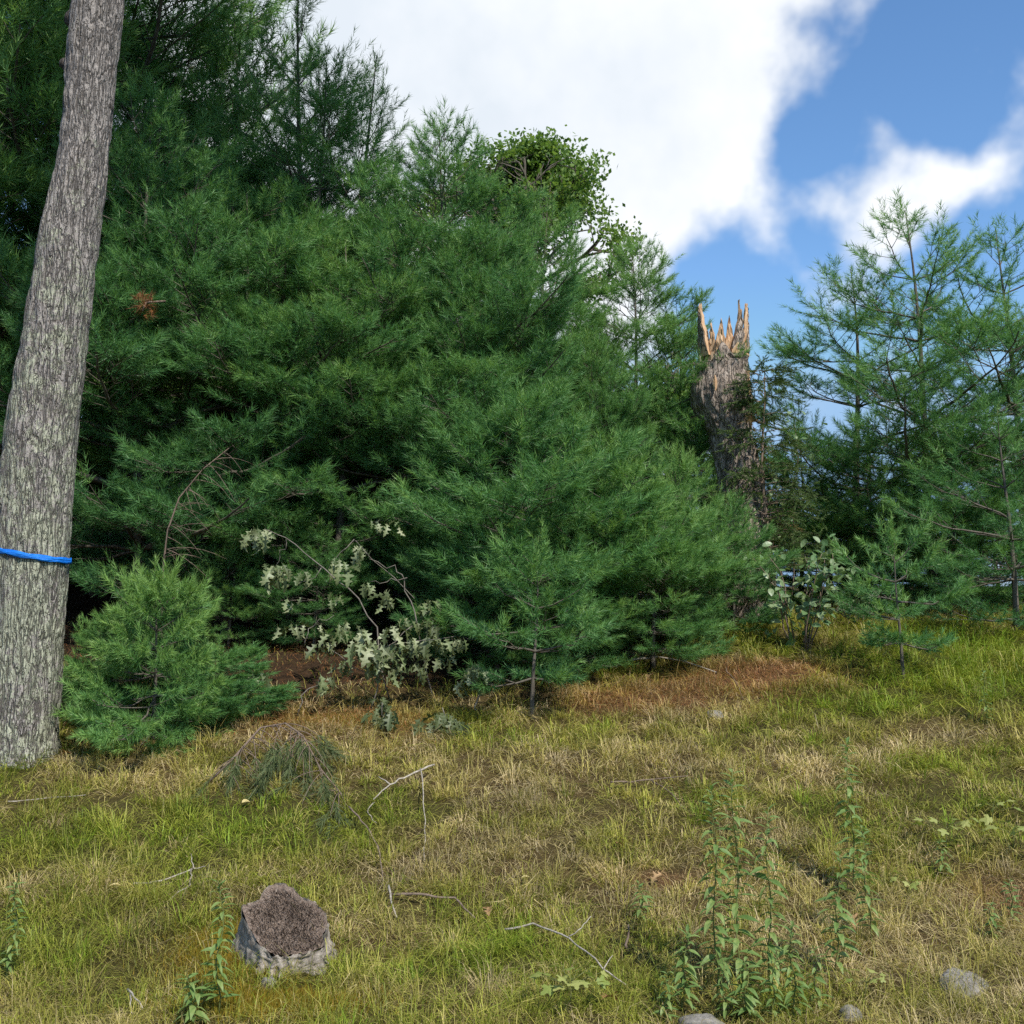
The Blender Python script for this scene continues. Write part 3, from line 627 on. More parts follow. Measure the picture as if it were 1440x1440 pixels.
def build_marked_tree():
    Y = 8.15
    edge = [(1075, -32, 82), (1035, -24, 76), (960, -14, 82), (785, -3, 93), (640, 4, 104), (480, 34, 119), (320, 62, 139), (200, 88, 153), (100, 94, 161), (0, 104, 172), (-120, 116, 186)]
    path, rads = [], []
    for py, a, b in edge:
        c = at((a + b) / 2, py, Y); dep = (c - EYE).dot(Vector((0, math.cos(PITCH), math.sin(PITCH)))); path.append(c); rads.append((b - a) / 2 * dep / FPX)
    base = Vector((path[1].x, Y, gz(path[1].x, Y)))
    path[0].z = base.z - 0.15
    e = empty('hardwood_tree', base); tag(e, 'big grey hardwood with deeply furrowed lichen crusted trunk, ringed with blue tape', 'tree')
    loc = [p - base for p in path]
    V, F, at_ = bark_tube(loc, rads, 128, 470, 34, 0.022, 5, lambda z: 0.10 + 0.10 * np.exp(-((z - 1.2) / 1.5) ** 2) - 0.16 * np.clip((z - 3.6) / 1.5, 0, 1), flare=0.05)
    obj('trunk', make_mesh('hardwood_trunk', V, F, M['trunk_bark'], True, at_), e)
    # knots (branch scars) on the upper trunk
    for px, py, sx, rr in ((100, 25, -1, 0.075), (92, 90, -1, 0.05), (150, 150, 1, 0.06)):
        c = at(px, py, Y) - base; a = Acc(); d = Vector((sx * 0.8, -0.4, 0.35)).normalized()
        a.tube([c - d * 0.08, c - d * 0.02, c + d * 0.03, c + d * 0.045], [rr * 1.35, rr * 1.05, rr * 0.75, rr * 0.3], 10)
        k = a.mesh('knot', M['trunk_bark']); obj('knot', k, e)
    # the unseen upper stem and crown, made wide and dense to shade the thicket
    r = random.Random(3); acc = Acc(); tips = []; t0 = loc[-1]
    up = [t0 + Vector((0.05 * i, 0.05 * i, 0.75 * i)) for i in range(0, 8)]
    acc.tube([u - Vector((0, 0, 0.05)) for u in up], [rads[-1] * (1 - 0.1 * i) for i in range(8)], 12)
    for i in range(2, 8):
        for j in range(3):
            a = r.random() * 6.28; limbs(acc, up[i], Vector((math.cos(a), math.sin(a), 0.55)).normalized(), 2.9 * r.uniform(.8, 1.1), 0.08, 2, r, tips)
    obj('limb', acc.mesh('hardwood_limbs', M['pine_bark']), e)
    V, F, T = leaf_cloud(tips, 10, 0.2, 0.19, 9); obj('crown', make_mesh('hardwood_crown', V, F, M['oak_tree_leaf'], False, {'tint': T}), e)
    # blue tape round the trunk
    nb = 96; a0 = at(-3, 779, Y); a1 = at(93, 790, Y); cc = (a0 + a1) / 2; rad = (a1 - a0).length / 2 + 0.013
    th = np.arange(nb) * 2 * np.pi / nb; rr = rad + 0.004 * np.sin(th * 7) + 0.003 * np.sin(th * 13 + 1)
    slope = (a1.z - a0.z) / (a1.x - a0.x); rows = []
    hw = 0.021
    for k, (dz, dr) in enumerate([(-hw, 0.004), (-hw * 0.35, 0.007), (hw * 0.3, 0.0055), (hw, 0.003), (hw, -0.003), (-hw, -0.003)]):
        x = np.cos(th) * (rr + dr); y = np.sin(th) * (rr + dr); z = dz + slope * x + 0.012 * np.sin(th * 2 + 0.6) + 0.02 * np.clip(-np.sin(th), 0, 1) + 0.004 * np.sin(th * 9 + k)
        rows.append(np.stack([x, y, z], -1))
    V = np.vstack(rows); j = np.arange(nb); F = np.vstack([np.stack([k * nb + j, k * nb + (j + 1) % nb, ((k + 1) % 6) * nb + (j + 1) % nb, ((k + 1) % 6) * nb + j], -1) for k in range(6)])
    t = obj('marking_tape', make_mesh('marking_tape', V, F, M['tape'], True)); t.location = cc
    tag(t, 'bright blue plastic tape tied round the big grey trunk', 'tape')
build_marked_tree()

# ------------------------------------------------------------------ broken snag
def build_snag():
    Y = 12.3
    edge = [(880, 1000, 1092), (800, 1002, 1088), (730, 1004, 1080), (690, 1010, 1076), (645, 1004, 1066), (612, 998, 1056), (580, 976, 1056), (552, 969, 1058), (525, 977, 1052), (490, 981, 1053), (474, 982, 1052)]
    path, rads = [], []
    for py, a, b in edge:
        c = at((a + b) / 2, py, Y); path.append(c); rads.append((b - a) / 2 * Y / FPX)
    g = gz(path[0].x, Y); base = Vector((path[0].x, Y, g)); path[0].z = g - 0.1
    e = empty('broken_snag', base); tag(e, 'tall dead trunk snapped off at the top into raw orange splinters', 'dead tree')
    loc = [p - base for p in path]; H = loc[-1].z; r = random.Random(5); rad = rads[-1]
    jag = lambda TH, Z, v: Z - np.clip((Z - (H - 0.35)) / 0.35, 0, 1) * (0.22 * vnoise(TH / 6.2832 * 14, 0 * TH, 77, wrap=14) + 0.10 * (np.cos(TH + 1.57) > 0.3))
    V, F, A_ = bark_tube(loc, rads, 110, 300, 30, 0.045, 15, None, jag)
    obj('trunk', make_mesh('snag_trunk', V, F, M['snag_bark'], True, A_), e)
    # torn heartwood inside the break
    a = Acc(); c = loc[-1]
    a.tube([c - Vector((0, 0, 0.6)), c - Vector((0, 0, 0.22)), c - Vector((0, 0, 0.16))], [rad * 0.93, rad * 0.88, rad * 0.3], 16); obj('heartwood', a.mesh('heartwood', M['fresh_wood'], False), e)
    def splinter(name, th, wid, h, tipoff, thick, mat, inset=0.0, low=0.25):
        """a torn wedge of the shell: angle, angular width, height above the break"""
        n = 5; V = []; rows = 7
        for k in range(rows):
            f = k / (rows - 1); w = wid * (1 - f) ** 0.75 + 0.015; tc = th + tipoff * f
            zz = H - low + (h + low) * f
            for q in range(n):
                t = tc + w * (q / (n - 1) - 0.5); jit = 0.012 * math.sin(17 * q + 9 * k + th * 5)
                for rr in (rad - inset, rad - inset - thick * (1 - 0.8 * f)):
                    V.append((c.x + (rr + jit) * math.cos(t), c.y + (rr + jit) * math.sin(t), zz + 0.03 * math.sin(5 * q + th * 3) * (f > 0)))
        F = []; st = n * 2
        for k in range(rows - 1):
            for q in range(n - 1):
                b = k * st + q * 2
                F += [(b, b + 2, b + st + 2, b + st), (b + 1, b + st + 1, b + st + 3, b + 3)]
            b = k * st; F += [(b, b + st, b + st + 1, b + 1)]; b = k * st + (n - 1) * 2; F += [(b, b + 1, b + st + 1, b + st)]
        return obj(name, make_mesh(name, np.array(V), np.array(F), mat, False, {'furrow': np.full(len(V), 0.55) + 0.3 * NR.random(len(V)), 'lichen': np.zeros(len(V))}), e)
    S = 12.3 / FPX
    BIGS = [(3.4, 0.95, 0.36, -0.1, 0.09), (5.2, 0.7, 0.24, 0.16, 0.07), (6.0, 0.7, 0.37, 0.25, 0.08), (1.4, 1.1, 0.2, 0.1, 0.06)]
    for th, w, h, off, tk in BIGS:
        s = splinter('splinter', th, w, h, off, tk, M['fresh_wood'])
        b = splinter('bark', th - 0.02, w * 0.93, h * 0.86, off, 0.016, M['snag_bark'], -0.008, 0.2); b.parent = s
    for th, w, h in ((3.95, 0.5, 0.1), (4.4, 0.42, 0.13), (4.85, 0.5, 0.16), (5.45, 0.26, 0.36), (0.4, 0.5, 0.22), (2.3, 0.6, 0.14), (2.85, 0.45, 0.2)):
        splinter('splinter', th, w, h, 0.05 * math.sin(th * 9), 0.045, M['fresh_wood'], 0.03 + 0.02 * math.sin(th * 7))
    # raw scars where bark tore away lower down
    for px, py, w, h in ((1046, 545, 9, 34), (998, 548, 6, 22)):
        p = at(px, py, Y) - base; k = min(range(len(loc)), key=lambda i: abs(loc[i].z - p.z)); th = math.acos(max(-0.98, min(0.98, (p.x - loc[k].x) / (rads[k] + 0.01)))); th = -th
        a = Acc(); n = 6; V = []
        for i in range(n):
            f = i / (n - 1); ww = w * S * math.sin(math.pi * (0.08 + 0.84 * f)) * 0.5
            for s_ in (-1, 0, 1):
                t2 = th + s_ * ww / rads[k]; rr = rads[k] + 0.03 - 0.012 * abs(s_); V.append((loc[k].x + rr * math.cos(t2) + 0.1 * (f - .5) * S * w, loc[k].y + rr * math.sin(t2), p.z + (0.5 - f) * h * S))
        F = [(i * 3 + q, i * 3 + q + 1, i * 3 + q + 4, i * 3 + q + 3) for i in range(n - 1) for q in (0, 1)]
        obj('torn_scar', make_mesh('torn_scar', np.array(V), np.array(F), M['fresh_wood'], False), e)
build_snag()

# ------------------------------------------------------------------ trees with broad leaves behind
def broad_tree(name, label, px, py, Y, wpx, hgt_bottom_py, seed, nl, size, per, lvl=2, group=None):
    top = at(px, py, Y); x = top.x; z = gz(x, Y); e = empty(name, (x, Y, z)); tag(e, label, 'tree', group)
    H = top.z - z; bot = at(px, hgt_bottom_py, Y).z - z; W = wpx * Y / FPX / 2; r = random.Random(seed); acc = Acc(); tips = []
    acc.tube([Vector((0, 0, -0.3)), Vector((0.05, 0, bot * 0.5)), Vector((0, 0.05, bot)), Vector((0.1, 0, bot + (H - bot) * 0.5))], [0.18, 0.14, 0.12, 0.05], 8)
    for i in range(nl):
        a = i * 2.4 + r.gauss(0, .2); f = i / nl; el = 0.15 + 1.2 * f
        limbs(acc, Vector((0, 0, bot + (H - bot) * 0.45 * f)), Vector((math.cos(a) * math.cos(el), math.sin(a) * math.cos(el), math.sin(el))).normalized(), (W * math.cos(el) + (H - bot) * 0.52 * math.sin(el)) * 0.72, 0.06, lvl, r, tips)
    # the rounded, slightly lumpy outline of the crown
    cz = (H + bot) / 2; hz = (H - bot) / 2
    def round_in(A, lim):
        A = np.array(A, float); q = np.stack([A[:, 0] / W, A[:, 1] / W, (A[:, 2] - cz) / hz], -1); k = np.linalg.norm(q, axis=1)
        lp = lim * (0.62 + 0.56 * vnoise(np.arctan2(q[:, 1], q[:, 0]) * 2.0 + 9, q[:, 2] * 2.3 + 5, seed)); f = np.where((k > lp) & (A[:, 2] > bot), lp / np.maximum(k, 1e-6), 1)
        A[:, 0] *= f; A[:, 1] *= f; A[:, 2] = cz + (A[:, 2] - cz) * f; return A
    tips = [t for t in tips if float(fbm(np.array(t.x * 1.1 + t.y * 0.7), np.array(t.z * 1.2 + t.y * 0.5), seed, 2)) > 0.45]
    tp = round_in(tips, 1.0); acc.V = [round_in(v, 0.93) for v in acc.V]
    V, F, T = leaf_cloud(tp, per, 0.14, size, seed)
    obj('trunk', acc.mesh('broadleaf_wood', M['pine_bark']), e); obj('crown', make_mesh('broadleaf_crown', V, F, M['oak_tree_leaf'], False, {'tint': T}), e)
broad_tree('oak_tree', 'round crowned yellow green oak rising behind the pine tops', 722, 236, 19, 390, 450, 31, 21, 0.098, 20)
broad_tree('leafy_tree', 'bright leafy young tree showing between the pines and the broken snag', 945, 488, 14.4, 90, 640, 33, 9, 0.10, 5)

# ------------------------------------------------------------------ leaves
def fold_leaf(name, outline, mat, L, W, fold=0.25, curl=0.4, tint=0.5):
    """outline: list of (along 0..1, half width 0..1) from stalk to tip; two halves meet in the midrib"""
    V = []; n = len(outline)
    for (t, w) in outline:
        a = curl * t; y = L * (math.sin(a) / curl if curl else t); z = -L * ((1 - math.cos(a)) / curl if curl else 0)
        for s in (-1, 0, 1): V.append((s * w * W / 2, y, z + abs(s) * w * W / 2 * fold))
    F = [(i * 3 + q, i * 3 + q + 1, i * 3 + q + 4, i * 3 + q + 3) for i in range(n - 1) for q in (0, 1)]
    t = np.array([tint + 0.15 * math.sin(3 * i) for i in range(len(V))])
    return make_mesh(name, np.array(V), np.array(F), mat, False, {'tint': t})
LANCE = [(0, 0.06), (0.12, 0.45), (0.3, 0.95), (0.5, 1.0), (0.72, 0.68), (0.9, 0.25), (1, 0.02)]
OVAL = [(0, 0.08), (0.15, 0.65), (0.4, 1.0), (0.65, 0.92), (0.88, 0.5), (1, 0.05)]
OAKL = [(0, 0.03), (0.14, 0.04), (0.2, 0.22), (0.28, 0.62), (0.33, 0.2), (0.42, 0.28), (0.5, 1.0), (0.56, 0.82), (0.57, 0.26), (0.66, 0.3), (0.76, 0.78), (0.79, 0.3), (0.88, 0.3), (1, 0.02)]
LF = {}
for i, cv in enumerate((0.5, 0.9, 1.3)):
    LF['gold%d' % i] = fold_leaf('goldenrod_leaf', LANCE, M['weed_leaf'], 0.105, 0.028, 0.3, cv, 0.35 + 0.2 * i)
    LF['oak%d' % i] = fold_leaf('oak_leaf', OAKL, M['oak_leaf'], 0.17, 0.092, 0.35, cv + 0.4, 0.3 + 0.2 * i)
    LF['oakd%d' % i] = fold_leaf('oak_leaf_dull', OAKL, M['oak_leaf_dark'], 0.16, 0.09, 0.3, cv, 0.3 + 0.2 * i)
    LF['shrub%d' % i] = fold_leaf('shrub_leaf', OVAL, M['shrub_leaf'], 0.10, 0.056, 0.15, cv * 0.6, 0.3 + 0.25 * i)
    LF['dead%d' % i] = fold_leaf('dead_leaf', OAKL, M['dead_leaf'], 0.12, 0.09, 0.5, cv + 0.6, 0.3 + 0.25 * i)
def maple_leaf(tint):
    pts = [(0, 0), (0.28, 0.1), (0.2, 0.25), (0.5, 0.38), (0.46, 0.5), (0.52, 0.62), (0.24, 0.58), (0.14, 0.7), (0.16, 0.85), (0, 1.0)]
    pts += [(-x, y) for x, y in pts[-2:0:-1]]; n = len(pts); V = [(0, 0.42, 0.03)] + [(x, y, 0.05 * abs(x) - 0.18 * y * y) for x, y in pts]
    F = [(0, 1 + i, 1 + (i + 1) % n) for i in range(n)]; return make_mesh('maple_leaf', np.array(V) * 0.062, np.array(F), M['maple_leaf'], False, {'tint': np.full(len(V), tint)})
for i in range(3): LF['maple%d' % i] = maple_leaf(0.25 + 0.25 * i)

def leaf_on(parent, kind, p, d, scale=1.0, roll=0.0):
    """a leaf part growing from p along d, upper face up"""
    d = d.normalized(); x = d.cross(Vector((0, 0, 1)))
    x = x.normalized() if x.length > 1e-3 else Vector((1, 0, 0)); z = x.cross(d)
    Mx = Matrix((x, d, z)).transposed().to_4x4() @ Matrix.Rotation(roll, 4, 'Y'); Mx.translation = p
    return obj('leaf', LF[kind], parent, Mx @ Matrix.Scale(scale, 4))

def goldenrod(base_px, top_px, label, seed, nleaf=34, size=1.0, name='goldenrod_plant', kind='gold'):
    b = ground_hit(*base_px); t = at(top_px[0], top_px[1], b.y); r = random.Random(seed)
    e = empty(name, b); tag(e, label, 'plant', 'leafy weeds in the grass'); H = (t - b); a = Acc(); n = 8
    pts = [H * (i / n) + Vector((0.012 * math.sin(i * 1.3 + seed), 0.012 * math.cos(i + seed), 0)) * (i > 0) for i in range(n + 1)]; pts[0] = Vector((0, 0, -0.03))
    a.tube(pts, [0.0045 * (1 - 0.65 * i / n) for i in range(n + 1)], 5); obj('stem', a.mesh('stem', M['weed_stem']), e)
    for i in range(int(nleaf * 1.8)):
        f = 0.12 + 0.88 * (i + r.random() * 0.6) / (nleaf * 1.8); f = min(f, 1.0); q = f * n; k = min(int(q), n - 1); p = pts[k].lerp(pts[k + 1], q - k)
        az = i * 2.4 + r.gauss(0, .3); up = 0.15 + 0.9 * max(0, f - 0.75) / 0.25 + r.gauss(0, .12)
        leaf_on(e, kind + str(r.randrange(3)), p, Vector((math.cos(az), math.sin(az), up)), 0.95 * size * (0.55 + 0.55 * math.sin(min(1, (1.08 - f) * 1.6) * 1.5)) * r.uniform(.8, 1.1), r.gauss(0, .25))
    return e
goldenrod((1008, 1408), (1003, 1105), 'leafy goldenrod clump stem standing furthest from the lone pine sapling', 1, 40)
goldenrod((1042, 1395), (1030, 1082), 'tallest goldenrod stem of the three growing together', 2, 42)
goldenrod((1085, 1400), (1078, 1135), 'goldenrod stem with a yellow tip, of the three growing together', 3, 36)
goldenrod((1205, 1265), (1188, 1040), 'solitary goldenrod rising out of the dry grass', 4, 38)
goldenrod((1175, 1385), (1180, 1200), 'short dusty goldenrod beside the three growing together', 5, 28)
goldenrod((1225, 1330), (1212, 1160), 'thin goldenrod below the solitary one', 6, 26, 0.8)
goldenrod((306, 1428), (312, 1238), 'narrow leaved weed beside the old stump', 7, 34, 0.75)
goldenrod((275, 1445), (268, 1370), 'low leafy weed next to the one beside the stump', 8, 18, 0.9)
goldenrod((12, 1385), (28, 1225), 'yellowish weed at the grassy edge below the marked trunk', 9, 36, 0.6)
goldenrod((1120, 1440), (1110, 1300), 'low bushy weed at the foot of the three goldenrods', 10, 30, 0.8)
goldenrod((960, 1425), (965, 1310), 'low weed between the goldenrods and the bottom rock', 11, 26, 0.8)
goldenrod((1388, 1020), (1382, 940), 'small pale weed in the brightest grass', 12, 18, 0.7)
goldenrod((1050, 1440), (1050, 1350), 'low dark weed in front of the tallest goldenrod', 13, 26, 0.85)
goldenrod((905, 1300), (900, 1240), 'small weed in the thin grass beside the goldenrods', 14, 16, 0.7)

LOW = ((1425, 1300, 1420, 1235, 'low dark leafy weed in the hollow of the bank'), (1400, 1325, 1392, 1270, 'low dark weed just below the hollow of the bank'), (1085, 1440, 1090, 1335, 'bushy weed between the goldenrods and the small dark stone'),
       (1020, 1440, 1015, 1345, 'bushy weed right behind the pale rounded stone'), (1150, 1425, 1145, 1330, 'bushy weed beside the short dusty goldenrod'), (1330, 1235, 1322, 1180, 'low weed mixed in with the pale green maple seedling'), (935, 1440, 940, 1365, 'low weed on the stone side away from the goldenrods'))
for i, (bx, by, tx, ty, lab) in enumerate(LOW): goldenrod((bx, by), (tx, ty), lab, 40 + i, 18, 0.6, 'leafy_weed')

def maple_seedling(base_px, H, nleaf, label, seed, spread=0.12, size=1.0):
    b = ground_hit(*base_px); r = random.Random(seed); e = empty('maple_seedling', b); tag(e, label, 'seedling', 'maple seedlings')
    a = Acc(); a.tube([(0, 0, -0.02), (0.01, 0, H * 0.6), (0.015, 0.01, H)], [0.003, 0.0025, 0.0015], 4); obj('stem', a.mesh('stem', M['weed_stem']), e)
    for i in range(nleaf):
        az = i * 2.4; k = r.uniform(.3, 1); d = Vector((math.cos(az), math.sin(az), 0.05)); p = Vector((0.012, 0, H * (0.6 + 0.4 * r.random()))); q = p + d * spread * k + Vector((0, 0, 0.03))
        s = Acc(); s.tube([p, q], [0.0012, 0.0012], 3); obj('leaf_stalk', s.mesh('leaf_stalk', M['weed_stem']), e)
        leaf_on(e, 'maple%d' % r.randrange(3), q, d + Vector((0, 0, r.uniform(-.5, .2))), size * r.uniform(.6, 1.2), r.gauss(0, .4))
maple_seedling((800, 1425), 0.14, 22, 'lime yellow maple seedling under the thin fallen branch', 1, 0.14)
maple_seedling((1330, 1200), 0.16, 15, 'pale green maple seedling with flat leaves beyond the goldenrods', 2, 0.16)
maple_seedling((1425, 1215), 0.2, 11, 'pale maple seedling leaning over the dark hollow in the bank', 3, 0.12, 1.2)
maple_seedling((1275, 1265), 0.09, 8, 'tiny maple seedling low in the thatch near the flat stone', 4, 0.08, .8)
maple_seedling((1395, 1160), 0.12, 10, 'small maple seedling uphill of the dark hollow', 5, 0.12, .9)
maple_seedling((1215, 1405), 0.07, 8, 'tiny maple seedling close to the flat stone', 6, 0.07, .8)

# ------------------------------------------------------------------ old stump
def build_stump():
    c = STUMP; e = empty('tree_stump', c); tag(e, 'old rotting tree stump with lobed outline and crumbly brown top', 'stump')
    px = [(340, 1278), (350, 1270), (364, 1264), (372, 1252), (386, 1244), (404, 1244), (416, 1253), (424, 1262), (436, 1266), (447, 1272), (457, 1284), (461, 1299), (455, 1316), (456, 1330), (444, 1336), (430, 1341), (412, 1343), (395, 1345), (383, 1342), (368, 1333), (358, 1318), (348, 1300)]
    # the cut is a slanting plane that follows the bank
    slope = 0.58; zc = 0.33; out = []
    for x, y in px:
        d = ray(x, y); t = (c.z + zc - EYE.z - slope * c.y) / (d.z - slope * d.y) if abs(d.z - slope * d.y) > 1e-6 else 5
        # solve EYE.z + t dz = c.z + zc + slope (t dy - c.y)
        p = EYE + d * t; out.append((p.x - c.x, p.y - c.y))
    O = np.array(out); n0 = len(O); m = 132; s = np.linspace(0, n0, m, endpoint=False); i0 = s.astype(int); f = (s - i0)[:, None]
    # Catmull-Rom outline
    p0, p1, p2, p3 = O[(i0 - 1) % n0], O[i0], O[(i0 + 1) % n0], O[(i0 + 2) % n0]
    Q = 0.5 * ((2 * p1) + (-p0 + p2) * f + (2 * p0 - 5 * p1 + 4 * p2 - p3) * f ** 2 + (-p0 + 3 * p1 - 3 * p2 + p3) * f ** 3)
    top = lambda x, y: zc + slope * y
    ctr = Q.mean(0); nv = 22; V = []; fur = []
    ang = np.arange(m)
    fr = vnoise(ang / 3.0, 0 * ang, 91, wrap=m // 3); fr2 = vnoise(ang / 1.5, 0 * ang + 3, 92, wrap=int(m / 1.5))
    for k in range(nv):
        t = k / (nv - 1); dirs = Q - ctr; ln = np.linalg.norm(dirs, axis=1, keepdims=True); dn = dirs / ln
        fl = 0.05 * t ** 2 * (0.3 + fr)[:, None]; fu = np.abs(2 * fr2 - 1); nz = vnoise(ang / 2.0, np.full(m, k * 0.9), 93, wrap=m // 2)
        X = Q + dn * (fl + 0.03 * t * (fu[:, None] - 0.5) + 0.05 * t * (fr[:, None] - 0.5) + 0.02 * (nz[:, None] - .5))
        zt = top(Q[:, 0], Q[:, 1]) + 0.016 * (fr2 - .5) * (1 - t); zb = terrain(c.x + X[:, 0], c.y + X[:, 1]) - c.z - 0.05
        zt = np.maximum(zt, zb + 0.07)
        V.append(np.column_stack([X, zt * (1 - t) + zb * t])); fur.append(np.clip(fu * 0.8 + 0.3 * nz, 0, 1))
    V = np.vstack(V); j = np.arange(m); F = np.vstack([np.stack([k * m + j, k * m + (j + 1) % m, (k + 1) * m + (j + 1) % m, (k + 1) * m + j], -1) for k in range(nv - 1)])
    obj('bark', make_mesh('stump_bark', V, F, M['stump_bark'], True, {'furrow': np.concatenate(fur), 'lichen': np.full(len(V), 0.12)}), e)
    # crumbly top
    nr = 26; W = []
    for k in range(nr + 1):
        f = k / nr; X = ctr + (Q - ctr) * (0.985 * f); zz = top(X[:, 0], X[:, 1]); zz = np.maximum(zz, terrain(c.x + X[:, 0], c.y + X[:, 1]) - c.z + 0.03)
        b = fbm(X[:, 0] * 28, X[:, 1] * 28, 7, 3); b2 = vnoise(X[:, 0] * 75, X[:, 1] * 75, 8)
        W.append(np.column_stack([X, zz - 0.03 * (1 - f ** 6) + 0.045 * (b - .5) * (1 - f ** 8) + 0.016 * (b2 - .5)]))
    W = np.vstack(W); F = np.vstack([np.stack([k * m + j, k * m + (j + 1) % m, (k + 1) * m + (j + 1) % m, (k + 1) * m + j], -1) for k in range(nr)])
    obj('cut_top', make_mesh('stump_top', W, F, M['crumb'], False), e)
    # loose fibres standing in the rotten wood
    r = np.random.default_rng(2); n = 2600; k = r.integers(0, m, n); f = np.sqrt(r.random(n)) * 0.93; X = ctr + (Q[k] - ctr) * f[:, None]
    zz = np.maximum(top(X[:, 0], X[:, 1]), terrain(c.x + X[:, 0], c.y + X[:, 1]) - c.z + 0.03) - 0.02; B = np.column_stack([X, zz]); a = r.random(n) * 6.28
    tip = B + np.column_stack([np.cos(a), np.sin(a), 0.5 + 0.7 * r.random(n)]) * (0.014 + 0.03 * r.random(n))[:, None]; s = np.column_stack([-np.sin(a), np.cos(a), 0 * a]) * 0.0022
    V = np.stack([B - s, B + s, tip], 1).reshape(-1, 3); o = obj('wood_fibre', make_mesh('wood_fibre', V, np.arange(3 * n).reshape(-1, 3), M['crumb'], False), e); o['kind'] = 'stuff'
build_stump()

# ------------------------------------------------------------------ stones
def rock(px, py, w, h, d, label, seed, sink=0.35):
    sink += 0.22
    b = ground_hit(px, py); r = random.Random(seed); n, m = 22, 12; V = []
    for i in range(m + 1):
        ph = math.pi * i / m - math.pi / 2
        for j in range(n):
            th = 2 * math.pi * j / n; x, y, z = math.cos(ph) * math.cos(th), math.cos(ph) * math.sin(th), math.sin(ph)
            q = 1 / max(abs(x) ** 3 + abs(y) ** 3 + abs(z) ** 3, 1e-6) ** (1 / 3)
            k = q * (0.82 + 0.36 * float(fbm(np.array(x * 2.2 + seed), np.array(y * 2.2 + z * 1.7), seed, 3))); V.append((x * k * w / 2, y * k * d / 2, z * k * h / 2))
    F = [(i * n + j, i * n + (j + 1) % n, (i + 1) * n + (j + 1) % n, (i + 1) * n + j) for i in range(m) for j in range(n)]
    o = obj('stone', make_mesh('stone', np.array(V), np.array(F), M['stone'], True)); o.location = b + Vector((0, 0, h * (0.5 - sink))); o.rotation_euler = (0.3, 0.05, r.random()); tag(o, label, 'stone', 'stones in the grass')
rock(987, 1452, 0.19, 0.13, 0.16, 'pale rounded stone poking out beneath the goldenrods', 1, 0.3)
rock(1356, 1390, 0.26, 0.11, 0.2, 'flat grey stone half buried in dry thatch', 2, 0.3)
rock(1005, 1008, 0.14, 0.10, 0.12, 'small whitish stone in the brown grass below the long bare stick', 3, 0.35)
rock(1196, 1432, 0.09, 0.10, 0.08, 'small dark grey stone under the tiny maple seedling', 4, 0.3)
rock(378, 1385, 0.07, 0.06, 0.06, 'small lichen spotted stone against the foot of the stump', 5, 0.3)

# ------------------------------------------------------------------ sticks and branches on the ground
def stick(name, label, lines, rad, mat='grey_stick', lift=0.03, cat='stick'):
    """lines: pixel polylines on the ground, first is the main stem; the others are side twigs"""
    pts = [[ground_hit(*p) + Vector((0, 0, lift + (p[2] if len(p) > 2 else 0))) if False else ground_hit(p[0], p[1]) + Vector((0, 0, lift + (p[2] if len(p) > 2 else 0.0))) for p in ln] for ln in lines]
    b = pts[0][0].copy(); b.z -= lift; e = empty(name, b); tag(e, label, cat, 'fallen sticks and branches')
    for i, ln in enumerate(pts):
        a = Acc(); P = []
        for k in range(len(ln) - 1):
            for q in range(4): P.append(ln[k].lerp(ln[k + 1], q / 4) - b + Vector((rnd.gauss(0, .004), rnd.gauss(0, .004), rnd.gauss(0, .003))))
        P.append(ln[-1] - b); rr = 0.72 * (rad if i == 0 else rad * 0.6)
        a.tube(P, [rr * (1 - 0.55 * k / (len(P) - 1)) for k in range(len(P))], 6); obj('stem' if i == 0 else 'twig', a.mesh('stick', M[mat]), e)
    return e
stick('fallen_stick', 'forked bleached stick lying in the grass below the wilted pine bough', [[(610, 1094, 0.06), (575, 1108, 0.05), (548, 1122, 0.05), (525, 1136, 0.02)], [(592, 1098, 0.05), (594, 1125, 0.05), (597, 1170, 0.03), (597, 1218, 0)], [(525, 1136), (515, 1150), (530, 1165)], [(548, 1122, .05), (532, 1112, .06)]], 0.011)
stick('fallen_stick', 'twiggy grey stick lying uphill of the yellow leaf', [[(190, 1253), (225, 1247), (272, 1240, .03), (288, 1241, 0.05)], [(270, 1240, .03), (266, 1258, .02), (238, 1274)], [(270, 1240, 0.03), (268, 1229, 0.08)]], 0.009)
stick('fallen_stick', 'brown crooked stick lying off the tip of the short white one', [[(552, 1265), (600, 1274, .02), (640, 1282, .03), (668, 1300, 0)]], 0.012, 'dead_wood')
stick('fallen_stick', 'short bone white stick standing out in the grass', [[(545, 1266, 0.04), (558, 1300, 0)]], 0.010)
stick('fallen_stick', 'long bare pale stick at the edge of the young pines', [[(882, 938, .03), (925, 935, .04), (960, 942, .04), (1008, 952, .01)], [(960, 942, .04), (978, 938, .06)]], 0.015)
stick('fallen_stick', 'thin rusty twig lying across the brown needles', [[(1020, 950, .03), (1036, 972, .03), (1046, 990)]], 0.006, 'dead_wood')
stick('fallen_stick', 'dark bent stick lying level above the goldenrods', [[(860, 1114, .03), (915, 1115, .05), (968, 1110, .05)], [(915, 1115, .05), (945, 1128, .03), (965, 1148)]], 0.009, 'dead_wood')
stick('fallen_stick', 'thin reddish branch lying downhill of the forked stick', [[(490, 1150, .03), (515, 1180, .04), (533, 1215, .03), (540, 1262)]], 0.008, 'dead_wood')
stick('fallen_branch', 'thin forked branch arching over the lime yellow seedling', [[(710, 1322, .02), (750, 1325, .05), (800, 1352, .08), (850, 1392, .06), (880, 1396)], [(800, 1352, .08), (818, 1350, .12), (832, 1340, .14)], [(850, 1392, .06), (862, 1380, .08)]], 0.008, 'grey_stick', cat='branch')
